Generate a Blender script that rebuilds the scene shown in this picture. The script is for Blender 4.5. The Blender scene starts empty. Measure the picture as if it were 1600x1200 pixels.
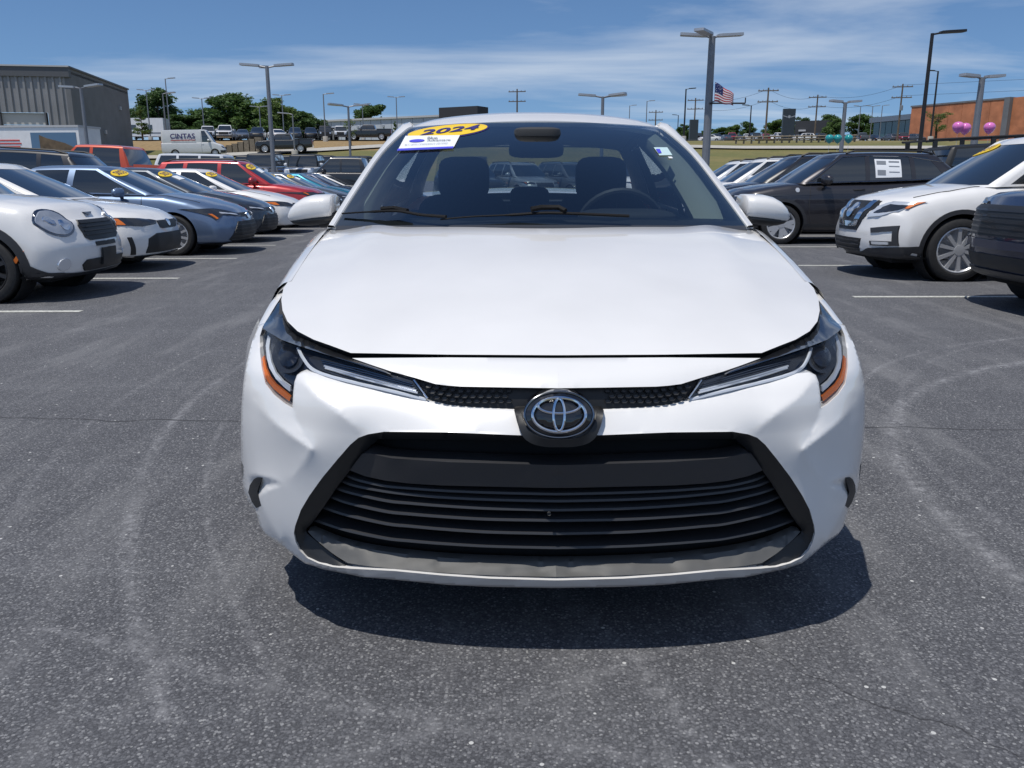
import bpy, bmesh, math, random
import numpy as np
from mathutils import Vector, Matrix
from mathutils.bvhtree import BVHTree
from mathutils.geometry import delaunay_2d_cdt
random.seed(7); np.random.seed(7)
R = math.radians
SC = bpy.context.scene
COL = SC.collection

# ------------------------------------------------------------------ camera
FPX, CAMH, PITCH = 1300.0, 1.16, R(13.8)
cam_d = bpy.data.cameras.new('camera'); cam = bpy.data.objects.new('camera', cam_d); COL.objects.link(cam)
cam.location = (0, 0, CAMH); cam.rotation_euler = (R(90) - PITCH, 0, 0)
cam_d.sensor_width = 36; cam_d.lens = FPX / 1600 * 36
cam_d.clip_start = 0.05; cam_d.clip_end = 9000
SC.camera = cam
# ------------------------------------------------------------------ sky, sun, exposure
SUN_DIR = Vector((-0.23, -0.25, 0.93)).normalized()
SUN_EL = math.asin(SUN_DIR.z); SUN_AZ = math.atan2(SUN_DIR.x, SUN_DIR.y)
w = bpy.data.worlds.new('World'); SC.world = w; w.use_nodes = True
nt = w.node_tree; N = nt.nodes; Lk = nt.links
for n in list(N): N.remove(n)
out = N.new('ShaderNodeOutputWorld'); bg = N.new('ShaderNodeBackground')
sky = N.new('ShaderNodeTexSky'); sky.sky_type = 'NISHITA'; sky.sun_disc = False
sky.sun_elevation = SUN_EL; sky.sun_rotation = SUN_AZ
sky.air_density = 1.0; sky.dust_density = 0.05; sky.ozone_density = 4.0; sky.altitude = 300
tc = N.new('ShaderNodeTexCoord')
mp = N.new('ShaderNodeVectorMath'); mp.operation = 'MULTIPLY_ADD'
mp.inputs[1].default_value = (1, 1, 0.93); mp.inputs[2].default_value = (0, 0, 0.07)
Lk.new(tc.outputs['Generated'], mp.inputs[0]); Lk.new(mp.outputs[0], sky.inputs['Vector'])
# thin cirrus: noise on a high plane above the place
sep = N.new('ShaderNodeSeparateXYZ'); Lk.new(tc.outputs['Generated'], sep.inputs[0])
def wmath(op, a, b=None, c=None):
    m = N.new('ShaderNodeMath'); m.operation = op
    for i, v in enumerate((a, b, c)):
        if v is None: continue
        if isinstance(v, (int, float)): m.inputs[i].default_value = v
        else: Lk.new(v, m.inputs[i])
    return m.outputs[0]
zc = wmath('MAXIMUM', sep.outputs[2], 0.0)
den = wmath('ADD', zc, 0.10)
cx = wmath('DIVIDE', sep.outputs[0], den); cy = wmath('DIVIDE', sep.outputs[1], den)
cmb = N.new('ShaderNodeCombineXYZ'); Lk.new(cx, cmb.inputs[0]); Lk.new(cy, cmb.inputs[1])
mpc = N.new('ShaderNodeMapping'); mpc.inputs['Scale'].default_value = (0.42, 1.0, 1); mpc.inputs['Rotation'].default_value = (0, 0, R(-7)); mpc.inputs['Location'].default_value = (3.1, 0.62, 0)
Lk.new(cmb.outputs[0], mpc.inputs[0])
n1 = N.new('ShaderNodeTexNoise'); n1.inputs['Scale'].default_value = 0.9; n1.inputs['Detail'].default_value = 9; n1.inputs['Roughness'].default_value = 0.55; n1.inputs['Distortion'].default_value = 0.5
Lk.new(mpc.outputs[0], n1.inputs['Vector'])
cr = N.new('ShaderNodeValToRGB'); cr.color_ramp.elements[0].position = 0.46; cr.color_ramp.elements[1].position = 0.80
cr.color_ramp.elements[1].color = (0.7, 0.7, 0.7, 1)
Lk.new(n1.outputs['Fac'], cr.inputs[0])
mixc = N.new('ShaderNodeMixRGB'); mixc.inputs[2].default_value = (9.6, 10.2, 10.8, 1)
Lk.new(cr.outputs[0], mixc.inputs[0]); tint = N.new('ShaderNodeMixRGB'); tint.blend_type = 'MULTIPLY'; tint.inputs[0].default_value = 1; tint.inputs[2].default_value = (0.82, 0.97, 1.12, 1)
Lk.new(sky.outputs[0], tint.inputs[1]); Lk.new(tint.outputs[0], mixc.inputs[1])
Lk.new(mixc.outputs[0], bg.inputs[0]); bg.inputs[1].default_value = 0.086
Lk.new(bg.outputs[0], out.inputs[0])
sd = bpy.data.lights.new('sun', 'SUN'); sd.energy = 3.6; sd.angle = R(0.53); sd.color = (1, 0.955, 0.88)
sun = bpy.data.objects.new('sun', sd); COL.objects.link(sun); sun.location = (0, 0, 60)
sun.rotation_euler = SUN_DIR.to_track_quat('Z', 'Y').to_euler()
SC.view_settings.view_transform = 'Standard'; SC.view_settings.look = 'None'
SC.view_settings.exposure = 0.0; SC.view_settings.gamma = 1.0; SC.view_settings.use_curve_mapping = False
SC.render.engine = 'CYCLES'
SC.render.resolution_x = 1024; SC.render.resolution_y = 768
SC.cycles.transparent_max_bounces = 16; SC.cycles.max_bounces = 8

# ------------------------------------------------------------------ pixel rays
CP, SP = math.cos(PITCH), math.sin(PITCH)
def raydir(px, py):
    dx = (px - 800) / FPX; dy = (600 - py) / FPX
    return (dx, CP + dy * SP, -SP + dy * CP)
def at_y(px, py, y):
    d = raydir(px, py); t = y / d[1]
    return Vector((d[0] * t, y, CAMH + d[2] * t))
def at_z(px, py, z=0.0):
    d = raydir(px, py); t = (z - CAMH) / d[2]
    return Vector((d[0] * t, d[1] * t, z))

# ------------------------------------------------------------------ materials
MATS = {}
def pm(name, base, rough=0.5, metal=0.0, coat=0.0, spec=0.5, noise=None, bump=None, trans=0, emis=None, coat_r=0.03):
    if name in MATS: return MATS[name]
    m = bpy.data.materials.new(name); m.use_nodes = True; MATS[name] = m
    t = m.node_tree; b = t.nodes['Principled BSDF']
    c = (*base, 1)
    b.inputs['Base Color'].default_value = c; b.inputs['Roughness'].default_value = rough
    b.inputs['Metallic'].default_value = metal; b.inputs['Coat Weight'].default_value = coat
    b.inputs['Coat Roughness'].default_value = coat_r; b.inputs['Specular IOR Level'].default_value = spec
    co = t.nodes.new('ShaderNodeTexCoord')
    if noise:
        sc, amt = noise
        nz = t.nodes.new('ShaderNodeTexNoise'); nz.inputs['Scale'].default_value = sc; nz.inputs['Detail'].default_value = 6
        t.links.new(co.outputs['Object'], nz.inputs['Vector'])
        rp = t.nodes.new('ShaderNodeValToRGB')
        rp.color_ramp.elements[0].position = 0.3; rp.color_ramp.elements[1].position = 0.7
        rp.color_ramp.elements[0].color = (*[max(0, v * (1 - amt)) for v in base], 1)
        rp.color_ramp.elements[1].color = (*[min(1, v * (1 + amt)) for v in base], 1)
        t.links.new(nz.outputs['Fac'], rp.inputs[0]); t.links.new(rp.outputs[0], b.inputs['Base Color'])
    if bump:
        sc, st, ds = bump
        nb = t.nodes.new('ShaderNodeTexNoise'); nb.inputs['Scale'].default_value = sc; nb.inputs['Detail'].default_value = 4
        t.links.new(co.outputs['Object'], nb.inputs['Vector'])
        bp = t.nodes.new('ShaderNodeBump'); bp.inputs['Strength'].default_value = st; bp.inputs['Distance'].default_value = ds
        t.links.new(nb.outputs['Fac'], bp.inputs['Height']); t.links.new(bp.outputs[0], b.inputs['Normal'])
    return m
def paint(name, base, metal=0.0, rough=0.35):
    return pm(name, base, rough, metal, 1.0, 0.5, noise=(3.0, 0.04))
def clear_glass(name, tint, rough=0.0, k=1.0):
    if name in MATS: return MATS[name]
    m = bpy.data.materials.new(name); m.use_nodes = True; MATS[name] = m
    t = m.node_tree; t.nodes.remove(t.nodes['Principled BSDF']); o = t.nodes['Material Output']
    tr = t.nodes.new('ShaderNodeBsdfTransparent'); tr.inputs[0].default_value = (*tint, 1)
    gl = t.nodes.new('ShaderNodeBsdfGlossy'); gl.inputs['Roughness'].default_value = rough
    fr = t.nodes.new('ShaderNodeFresnel'); fr.inputs[0].default_value = 1.52
    mu = t.nodes.new('ShaderNodeMath'); mu.operation = 'MULTIPLY_ADD'; mu.inputs[1].default_value = k; mu.inputs[2].default_value = 0.0
    t.links.new(fr.outputs[0], mu.inputs[0])
    mx = t.nodes.new('ShaderNodeMixShader'); t.links.new(mu.outputs[0], mx.inputs[0])
    t.links.new(tr.outputs[0], mx.inputs[1]); t.links.new(gl.outputs[0], mx.inputs[2]); t.links.new(mx.outputs[0], o.inputs[0])
    return m
M_WHITE = paint('white_paint', (0.80, 0.79, 0.775))
M_BLACKPL = pm('black_plastic', (0.018, 0.019, 0.021), 0.5, bump=(900, 0.12, 0.001))
M_GREYPL = pm('dark_grey_plastic', (0.036, 0.037, 0.041), 0.42, bump=(900, 0.15, 0.001))
M_TRIM = pm('grey_trim', (0.10, 0.10, 0.098), 0.6, noise=(6, 0.04))
M_PIANO = pm('gloss_black', (0.006, 0.006, 0.008), 0.12, coat=1.0)
M_CHROME = pm('chrome', (0.75, 0.76, 0.78), 0.08, 1.0)
M_DCHROME = pm('dark_chrome', (0.22, 0.23, 0.25), 0.14, 1.0)
M_ALLOY = pm('alloy', (0.62, 0.63, 0.65), 0.35, 0.55)
M_DALLOY = pm('dark_alloy', (0.05, 0.05, 0.055), 0.35, 0.6)
M_TYRE = pm('tyre_rubber', (0.02, 0.02, 0.021), 0.75, noise=(30, 0.25))
M_DARK = pm('dark_void', (0.008, 0.008, 0.009), 0.9)
M_GAP = pm('shut_line', (0.03, 0.03, 0.032), 0.8)
M_AMBER = pm('amber_lens', (0.72, 0.17, 0.015), 0.25, coat=0.6)
M_REDL = pm('red_lens', (0.35, 0.01, 0.012), 0.2, coat=0.8)
M_LAMP = pm('lamp_reflector', (0.72, 0.75, 0.79), 0.2, 0.45, coat=1.0)
M_GUIDE = pm('light_guide', (0.62, 0.66, 0.72), 0.3, 0.0, coat=1.0)
M_DLAMP = pm('smoked_lamp', (0.03, 0.033, 0.04), 0.2, 0.2, coat=1.0)
M_GLASS = pm('dark_car_glass', (0.012, 0.016, 0.02), 0.05, coat=1.0, spec=0.9)
M_PAPER = pm('paper', (0.8, 0.82, 0.84), 0.6)
M_YELLOW = pm('yellow_sticker', (0.85, 0.58, 0.03), 0.5)
M_NAVYINK = pm('navy_ink', (0.03, 0.02, 0.16), 0.6)
M_BLUEINK = pm('blue_ink', (0.07, 0.07, 0.62), 0.6)
M_GREYINK = pm('grey_ink', (0.22, 0.24, 0.27), 0.6)
M_REDINK = pm('red_ink', (0.6, 0.05, 0.04), 0.6)

# ------------------------------------------------------------------ object helpers
def setp(o, label=None, cat=None, group=None, kind=None):
    if label: o['label'] = label
    if cat: o['category'] = cat
    if group: o['group'] = group
    if kind: o['kind'] = kind
    return o
def empty(name, loc=(0, 0, 0), rz=0.0, parent=None):
    o = bpy.data.objects.new(name, None); COL.objects.link(o)
    o.location = loc; o.rotation_euler = (0, 0, rz); o.parent = parent; o.empty_display_size = 0.2
    return o
def mesh(name, verts, faces, smooth=True, angle=None):
    me = bpy.data.meshes.new(name); me.from_pydata([tuple(v) for v in verts], [], [tuple(f) for f in faces]); me.update()
    if smooth:
        me.polygons.foreach_set('use_smooth', [True] * len(me.polygons))
        if angle: me.set_sharp_from_angle(angle=R(angle))
    return me
def put(name, me, mat, parent=None):
    o = bpy.data.objects.new(name, me); COL.objects.link(o); o.parent = parent
    if mat is not None and len(me.materials) == 0: me.materials.append(mat)
    return o
def mk(name, verts, faces, mat, parent=None, smooth=True, angle=35):
    return put(name, mesh(name, verts, faces, smooth, angle), mat, parent)
class MB:
    """collects simple solids into ONE mesh"""
    def __init__(s): s.v = []; s.f = []
    def add(s, v, f):
        o = len(s.v); s.v += [tuple(p) for p in v]; s.f += [tuple(i + o for i in q) for q in f]; return s
    def box(s, x0, x1, y0, y1, z0, z1, M=None):
        v = [(x, y, z) for x in (x0, x1) for y in (y0, y1) for z in (z0, z1)]
        if M is not None: v = [M @ Vector(p) for p in v]
        return s.add(v, [(0, 1, 3, 2), (4, 6, 7, 5), (0, 4, 5, 1), (2, 3, 7, 6), (0, 2, 6, 4), (1, 5, 7, 3)])
    def tube(s, pts, r, n=8, cap=True, flat=1.0):
        pts = [Vector(p) for p in pts]; rr = r if isinstance(r, (list, tuple)) else [r] * len(pts)
        v = []; f = []; prev = None
        for i, p in enumerate(pts):
            d = (pts[min(i + 1, len(pts) - 1)] - pts[max(i - 1, 0)]).normalized()
            if prev is None:
                a = Vector((0, 0, 1)) if abs(d.z) < 0.9 else Vector((0, 1, 0))
                u = d.cross(a).normalized()
            else: u = (prev - d * prev.dot(d)).normalized()
            prev = u; q = d.cross(u)
            for k in range(n):
                a = 2 * math.pi * k / n
                v.append(p + (u * math.cos(a) + q * math.sin(a) * flat) * rr[i])
        for i in range(len(pts) - 1):
            for k in range(n):
                f.append((i * n + k, i * n + (k + 1) % n, (i + 1) * n + (k + 1) % n, (i + 1) * n + k))
        if cap: f.append(tuple(range(n - 1, -1, -1))); f.append(tuple((len(pts) - 1) * n + k for k in range(n)))
        return s.add(v, f)
    def prism(s, poly, z0, z1, M=None):
        n = len(poly); v = [(x, y, z0) for x, y in poly] + [(x, y, z1) for x, y in poly]
        if M is not None: v = [M @ Vector(p) for p in v]
        f = [tuple(range(n - 1, -1, -1)), tuple(range(n, 2 * n))] + [(k, (k + 1) % n, n + (k + 1) % n, n + k) for k in range(n)]
        return s.add(v, f)
    def lathe(s, prof, n=24, M=None, closed=False):
        """profile (r, h) spun about local z"""
        v = []; f = []; m = len(prof)
        for r, h in prof:
            for k in range(n):
                a = 2 * math.pi * k / n; v.append((r * math.cos(a), r * math.sin(a), h))
        for i in range(m if closed else m - 1):
            j = (i + 1) % m
            for k in range(n): f.append((i * n + k, i * n + (k + 1) % n, j * n + (k + 1) % n, j * n + k))
        if M is not None: v = [M @ Vector(p) for p in v]
        return s.add(v, f)
    def build(s, name, mat, parent=None, smooth=True, angle=35):
        return mk(name, s.v, s.f, mat, parent, smooth, angle)
    def mesh(s, name, smooth=True, angle=35): return mesh(name, s.v, s.f, smooth, angle)
def interp(tab, x):
    xs = [a for a, b in tab]; ys = [b for a, b in tab]
    return np.interp(x, xs, ys)
def smoothtab(tab, n=200):
    """monotone-ish smooth version of a table (Catmull-Rom resample)"""
    xs = np.array([a for a, b in tab], float); ys = np.array([b for a, b in tab], float)
    m = np.gradient(ys, xs)
    q = np.linspace(xs[0], xs[-1], n); i = np.clip(np.searchsorted(xs, q, 'right') - 1, 0, len(xs) - 2)
    h = xs[i + 1] - xs[i]; t = (q - xs[i]) / h
    v = (2*t**3-3*t**2+1)*ys[i] + (t**3-2*t**2+t)*h*m[i] + (-2*t**3+3*t**2)*ys[i+1] + (t**3-t**2)*h*m[i+1]
    return list(zip(q, v))
def polyline(pts, step):
    out = []
    for a, b in zip(pts[:-1], pts[1:]):
        n = max(1, int(round(math.hypot(b[0] - a[0], b[1] - a[1]) / step)))
        for k in range(n): out.append(tuple(a[j] + (b[j] - a[j]) * k / n for j in range(len(a))))
    out.append(tuple(pts[-1])); return out
def spline(pts, per=6, closed=False):
    P = [np.array(p, float) for p in pts]; n = len(P); o = []
    rng = range(n) if closed else range(n - 1)
    for i in rng:
        p0 = P[(i - 1) % n] if closed or i > 0 else 2 * P[0] - P[1]
        p1 = P[i]; p2 = P[(i + 1) % n]
        p3 = P[(i + 2) % n] if closed or i + 2 < n else 2 * P[-1] - P[-2]
        for k in range(per):
            t = k / per
            o.append(tuple(0.5 * (2*p1 + (p2-p0)*t + (2*p0-5*p1+4*p2-p3)*t*t + (3*p1-p0-3*p2+p3)*t**3)))
    if not closed: o.append(tuple(P[-1]))
    return o
def inside(poly, x, y):
    c = False; n = len(poly); j = n - 1
    for i in range(n):
        xi, yi = poly[i][0], poly[i][1]; xj, yj = poly[j][0], poly[j][1]
        if (yi > y) != (yj > y) and x < (xj - xi) * (y - yi) / (yj - yi) + xi: c = not c
        j = i
    return c
def text_mesh2d(txt, bold=True, extr=0.0, shear=0.0):
    """outline text as a flat mesh: verts2d, tris; width normalised so height=1"""
    cu = bpy.data.curves.new('txt', 'FONT'); cu.body = txt; cu.shear = shear; cu.resolution_u = 3
    if bold: cu.offset = 0.02
    ob = bpy.data.objects.new('txt', cu); COL.objects.link(ob)
    dg = bpy.context.evaluated_depsgraph_get(); me = bpy.data.meshes.new_from_object(ob.evaluated_get(dg))
    vs = [(v.co.x, v.co.y) for v in me.vertices]; fs = [tuple(p.vertices) for p in me.polygons]
    bpy.data.objects.remove(ob); bpy.data.curves.remove(cu); bpy.data.meshes.remove(me)
    xs = [v[0] for v in vs]; ys = [v[1] for v in vs]
    x0, x1, y0, y1 = min(xs), max(xs), min(ys), max(ys)
    return [((x - x0) / (x1 - x0), (y - y0) / (y1 - y0)) for x, y in vs], fs, (x1 - x0) / (y1 - y0)

# ================================================================== THE WHITE SEDAN
CARX, CARY = 0.107, 1.80
PLAN = smoothtab([(0,0),(.2,.008),(.4,.038),(.55,.082),(.65,.128),(.72,.178),(.78,.240),(.82,.300),(.85,.365),(.868,.44),(.882,.56),(.888,.70),(.890,.9),(.8905,1.5),(.95,60)],600)
TILT = smoothtab([(-.1,.10),(.1,.075),(.2,.04),(.3,.015),(.45,0),(.58,0),(.66,.012),(.70,.035),(.73,.075),(.755,.13),(.79,.19),(.84,.25),(1.3,.3)], 400)
HOODC = smoothtab([(.0,.69),(.15,.755),(.25,.793),(.4,.839),(.6,.893),(.8,.940),(1.0,.980),(1.12,1.0),(1.3,1.024),(1.6,1.05)])
def yf(x, z): return interp(PLAN, np.abs(x)) + interp(TILT, z)
def zhood(x, y):
    a = np.abs(x); f = np.clip(y / 1.1, 0, 1)
    return interp(HOODC, y) - 0.046 * (a / 0.76) ** 2.6 + 0.010 * np.exp(-((a - 0.50 - 0.10 * f) / 0.07) ** 2) * f
def conv_ray(px, py, gfun, lo=-0.2, hi=1.7, n=900):
    px = np.asarray(px, float); py = np.asarray(py, float)
    dx = (px - 800) / FPX; dyy = (600 - py) / FPX
    Dy = CP + dyy * SP; Dz = -SP + dyy * CP
    yd = np.linspace(lo, hi, n)[:, None]
    t = (CARY + yd) / Dy[None]
    x = dx[None] * t - CARX; z = CAMH + Dz[None] * t
    g = gfun(x, yd + 0 * x, z)
    pos = g >= 0; hit = pos.any(0); i = np.argmax(pos, 0)
    i = np.where(hit, i, np.argmax(g, 0)); i0 = np.maximum(i - 1, 0)
    k = np.arange(len(px)); a = g[i0, k]; b = g[i, k]
    fr = np.where(hit & (b != a), -a / np.where(b == a, 1, b - a), 0); fr = np.clip(fr, 0, 1)
    ydh = yd[i0, 0] + fr * (yd[i, 0] - yd[i0, 0]); ydh = np.where(hit, ydh, yd[i, 0])
    t = (CARY + ydh) / Dy
    return np.stack([dx * t - CARX, ydh, CAMH + Dz * t], 1)
def front3(P):
    P = np.asarray(P, float)
    return conv_ray(P[:, 0], P[:, 1], lambda x, y, z: y - yf(x, z) - P[None, :, 2])
def hood3(P):
    P = np.asarray(P, float)
    return conv_ray(P[:, 0], P[:, 1], lambda x, y, z: zhood(x, y) - P[None, :, 2] - z, lo=0.02, hi=1.7)
def absy3(P):
    return np.array([tuple(at_y(p[0], p[1], CARY + p[2]) - Vector((CARX, CARY, 0))) for p in P])
def cdt_patch(outl, lines, step, soft=0, press=()):
    O = polyline(list(outl) + [outl[0]], step)[:-1]
    V = [(p[0], p[1]) for p in O]; val = [p[2] for p in O]; E = [(i, (i + 1) % len(O)) for i in range(len(O))]
    for ln in lines:
        q = polyline(ln, step); b = len(V)
        V += [(p[0], p[1]) for p in q]; val += [p[2] for p in q]; E += [(b + i, b + i + 1) for i in range(len(q) - 1)]
    fixed = np.array(V)
    xs = [v[0] for v in V]; ys = [v[1] for v in V]
    y = min(ys) + step * 0.5; row = 0
    while y < max(ys):
        x = min(xs) + (step * 0.5 if row % 2 else 0)
        while x < max(xs):
            if inside(O, x, y) and np.min((fixed[:, 0] - x) ** 2 + (fixed[:, 1] - y) ** 2) > (0.55 * step) ** 2:
                V.append((x, y)); val.append(None)
            x += step
        y += step * 0.87; row += 1
    rv, re, rf, ov, oe, of = delaunay_2d_cdt([Vector(v) for v in V], E, [], 0, 1e-5)
    vals = [next((val[k] for k in o if val[k] is not None), None) if o else None for o in ov]
    T = []
    for f in rf:
        c = sum((rv[i] for i in f), Vector((0, 0))) / len(f)
        a_, b_2, c_ = (rv[i] for i in f)
        if abs((b_2 - a_).cross(c_ - a_)) < .02 * step * step: continue      # slivers along the border
        if inside(O, c.x, c.y): T.append(tuple(f))
    n = len(rv); nb = [set() for _ in range(n)]
    for f in T:
        for a, b in zip(f, f[1:] + f[:1]): nb[a].add(b); nb[b].add(a)
    r = np.array([0.0 if v is None else v for v in vals]); un = [i for i in range(n) if vals[i] is None and nb[i]]
    if un:
        pos = -np.ones(n, int); pos[un] = np.arange(len(un)); B = np.zeros(len(un)); Dg = np.zeros(len(un)); ri = []; ci = []
        for i in un:
            k = pos[i]; Dg[k] = len(nb[i])
            for poly, amt in press:
                if inside(poly, rv[i].x, rv[i].y): B[k] += amt
            for j in nb[i]:
                if pos[j] >= 0: ri.append(k); ci.append(pos[j])
                else: B[k] += r[j]
        ri = np.array(ri, int); ci = np.array(ci, int); m_u = len(un)
        mul = lambda v: Dg * v - np.bincount(ri, v[ci], m_u)
        s = np.zeros(m_u); rs = B.copy(); pz = rs / Dg; d_ = pz.copy(); rz_ = rs @ pz
        for _ in range(900):           # conjugate gradients
            if rz_ < 1e-16: break
            Ad = mul(d_); al = rz_ / (d_ @ Ad); s += al * d_; rs -= al * Ad; pz = rs / Dg; r2 = rs @ pz; d_ = pz + r2 / rz_ * d_; rz_ = r2
        for i in un: r[i] = s[pos[i]]
    if soft:   # ease the creases a little
        onb = set(); ed = set()
        for f in T:
            for a, b in zip(f, f[1:] + f[:1]): ed.add((a, b))
        for a, b in ed:
            if (b, a) not in ed: onb.add(a); onb.add(b)
        nbl = [(i, list(nb[i])) for i in range(n) if nb[i] and i not in onb]
        for _ in range(soft):
            r2 = r.copy()
            for i, q in nbl: r2[i] = 0.4 * r[i] + 0.6 * np.mean(r[q])
            r = r2
    P = np.array([(v.x, v.y, r[i]) for i, v in enumerate(rv)])
    return P, T
def rimmed(V, T, vec):
    """fold the open border of a sheet along vec"""
    cnt = {}
    for f in T:
        for a, b in zip(f, f[1:] + f[:1]): cnt[(a, b)] = 1
    V = [tuple(v) for v in V]; T = list(T); mp_ = {}
    vec = np.array(vec)
    def dup(i):
        if i not in mp_: mp_[i] = len(V); V.append(tuple(np.array(V[i]) + vec))
        return mp_[i]
    for (a, b) in list(cnt):
        if (b, a) not in cnt:
            if abs(V[a][0]) < 1e-6 and abs(V[b][0]) < 1e-6: continue
            T.append((b, a, dup(a), dup(b)))
    return V, T
def mirror(V, T):
    """mirror a half about x = 0 and weld the centre line"""
    V = [tuple(v) for v in V]; n = len(V); mpi = {}; W = list(V)
    for i, v in enumerate(V):
        if abs(v[0]) < 1e-6: mpi[i] = i
        else: mpi[i] = len(W); W.append((-v[0], v[1], v[2]))
    return W, list(T) + [tuple(mpi[i] for i in reversed(f)) for f in T]
def panel(name, outl, mat, parent, lines=(), step=8, conv=front3, rim=(0, .02, 0), both=True, angle=40, side=None, snap=True, soft=0, press=()):
    P, T = cdt_patch(outl, lines, step, soft, press); V = conv(P)
    if snap: V[np.abs(V[:, 0]) < 0.012, 0] = 0
    if conv is hood3:      # rear edge follows one clean curve
        for i, p in enumerate(P):
            if p[1] < 357.3:
                x = V[i][0]; yq = 1.12
                for _ in range(8):
                    yq = 1.115 + .20 * (x / .765) ** 2; d = raydir(p[0], p[1]); x = d[0] * (CARY + yq) / d[1] - CARX
                    if abs(V[i][0]) < 1e-6: x = 0.0
                V[i] = (x, yq, float(zhood(x, yq)))
    # orient towards the camera
    nrm = 0
    for f in T[:40]:
        a, b, c = V[f[0]], V[f[1]], V[f[2]]; nrm += np.cross(b - a, c - a)[1] * (1) - 0 * 1
    if conv is hood3: nrm = -sum(np.cross(V[f[1]] - V[f[0]], V[f[2]] - V[f[0]])[2] for f in T[:40])
    if nrm > 0: T = [tuple(reversed(f)) for f in T]
    if rim is not None: V, T = rimmed(V, T, rim)
    if both: V, T = mirror(V, T)
    if side == 'R': V = [(-v[0], v[1], v[2]) for v in V]; T = [tuple(reversed(f)) for f in T]
    return mk(name, V, T, mat, parent, True, angle)
def both_sides(name, outl, mat, parents, **kw):
    a = panel(name, outl, mat, parents[0], both=False, **kw)
    b = panel(name, outl, mat, parents[1], both=False, side='R', **kw)
    return a, b

def lerp(a, b, t): return a + (b - a) * t
car = setp(empty('sedan', (CARX, CARY, 0)), 'white sedan with large black grille and 2024 windshield sticker parked head-on in the aisle', 'car')
# ---- front bumper skin (one continuous sheet with its creases)
HL_LOW = [(676,628,.040),(640,622,.040),(600,613,.036),(540,599,.026),(512,591,.016),(493,584,.008),(474,582,.0),(464,586,.0),(460,597,.0),(458,615,.0),(457,638,0)]
HL_OUT = [(445,631,0),(428,617,0),(415,600,0),(409,575,0),(406,548,0),(406,525,0),(411,509,0)]
GR_TOP = [(810,680,0),(700,675.5,0),(600,674.5,0),(575,678.5,0),(560,684,0),(547,695,0),(527,718,0),(503,747,0),(483,775,0),(470,797,0),(461,822,0),(459,833,0),(462,847,0),(468,860,0),(480,872,0),(497,880,0),(520,886,0),(547,888.5,0),(615,892,0),(690,899,0),(765,904,0),(873,907,0)]
BUMP = ([(873,641,.03),(803,641,.03),(740,638,.035),(700,634,.04)] + HL_LOW + HL_OUT +
  [(403,509,0),(395,530,0),(385,567,0),(380,600,0),(377,640,0),(376,680,0),(377,720,0),(379,750,0),(381,765,0),(386,781,.01),(398,797,.02),(401,803,.012),(406,822,.012),(415,835,.015),(437,850,.015),(447,857,.015),(460,868,.015),(476,880,.015),(505,889.5,.018),(568,902,.022),(602,904.5,.024),(700,914,.026),(765,917,.026),(873,919,.026)]
  + list(reversed(GR_TOP)) + [(873,681,0)])
RIDGE_A = [(398,622,.0),(410,642,-.008),(428,660,-.015),(457,682,-.020),(487,702,-.021)]
CREASE_V = [(487,702,-.021),(470,728,-.011),(447,757,-.003)]
VENT_T = [(392,741,.0),(420,748,-.003),(447,757,-.004)]; VENT_B = [(447,757,-.004),(422,764,-.002),(410,769,0),(404,777,0),(411,796,.0),(426,822,.0),(440,846,.0)]
BL = [RIDGE_A, CREASE_V, VENT_T, VENT_B,
  [(457,638,0),(465,662,-.006),(477,684,-.014),(487,702,-.021)],
  [(464,586,-.001),(475,601,-.007),(492,619,-.012),(530,646,-.012),(552,664,-.006),(565,680,0)],
]
PRESS = [(RIDGE_A + CREASE_V + VENT_T[::-1] + [(384,735),(384,640)], .00022), (VENT_T + VENT_B[:4] + [(396,760)], .005)]
bumper = panel('front_bumper', BUMP, M_WHITE, car, lines=BL, step=3.4, rim=(0, .06, 0), angle=75, soft=1, press=PRESS)
# bumper corners running back to the wheel arches
SIL = front3([(403,509,0),(395,530,0),(385,567,0),(380,600,0),(377,640,0),(376,680,0),(377,720,0),(379,750,0),(381,765,0),(386,781,.01),(398,797,.02),(401,803,.012),(406,822,.012),(415,835,.015),(437,850,.015)])
SIL = SIL[np.argsort(SIL[:, 2])]
for s in (1, -1):
    V = []; F = []; zs = np.linspace(SIL[0, 2], SIL[-1, 2], 40); n_ = 8
    for z in zs:
        ya = float(np.interp(z, SIL[:, 2], SIL[:, 1])) ; xa = float(np.interp(z, SIL[:, 2], SIL[:, 0])); tl_ = float(interp(TILT, z))
        dep = lambda yy: (CARY + yy) * CP + (CAMH - z) * SP
        for k in range(n_):
            t = k / (n_ - 1); y = ya + (.56 - ya) * t; lim = (xa + CARX) / dep(ya) * dep(y) * .995 - CARX
            V.append((s * (xa if k == 0 else max(lim, -.876)), y, z))
    for i in range(39):
        for k in range(n_ - 1): a = i * n_ + k; f = (a, a + 1, a + n_ + 1, a + n_); F.append(f if s > 0 else f[::-1])
    mk('bumper_corner', V, F, M_WHITE, car, True, 60)
# nose strip between the hood gap and the honeycomb band
panel('nose_strip', [(873,559.5,0),(700,558.5,0),(550,559.5,.005),(580,570,.012),(612,580.5,.018),(647,590,.02),(680,600,.018),(700,602.5,.016),(720,604,.014),(800,605.5,.012),(873,606.5,.012)], M_WHITE, car, step=7, rim=(0, .04, -.01))
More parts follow.
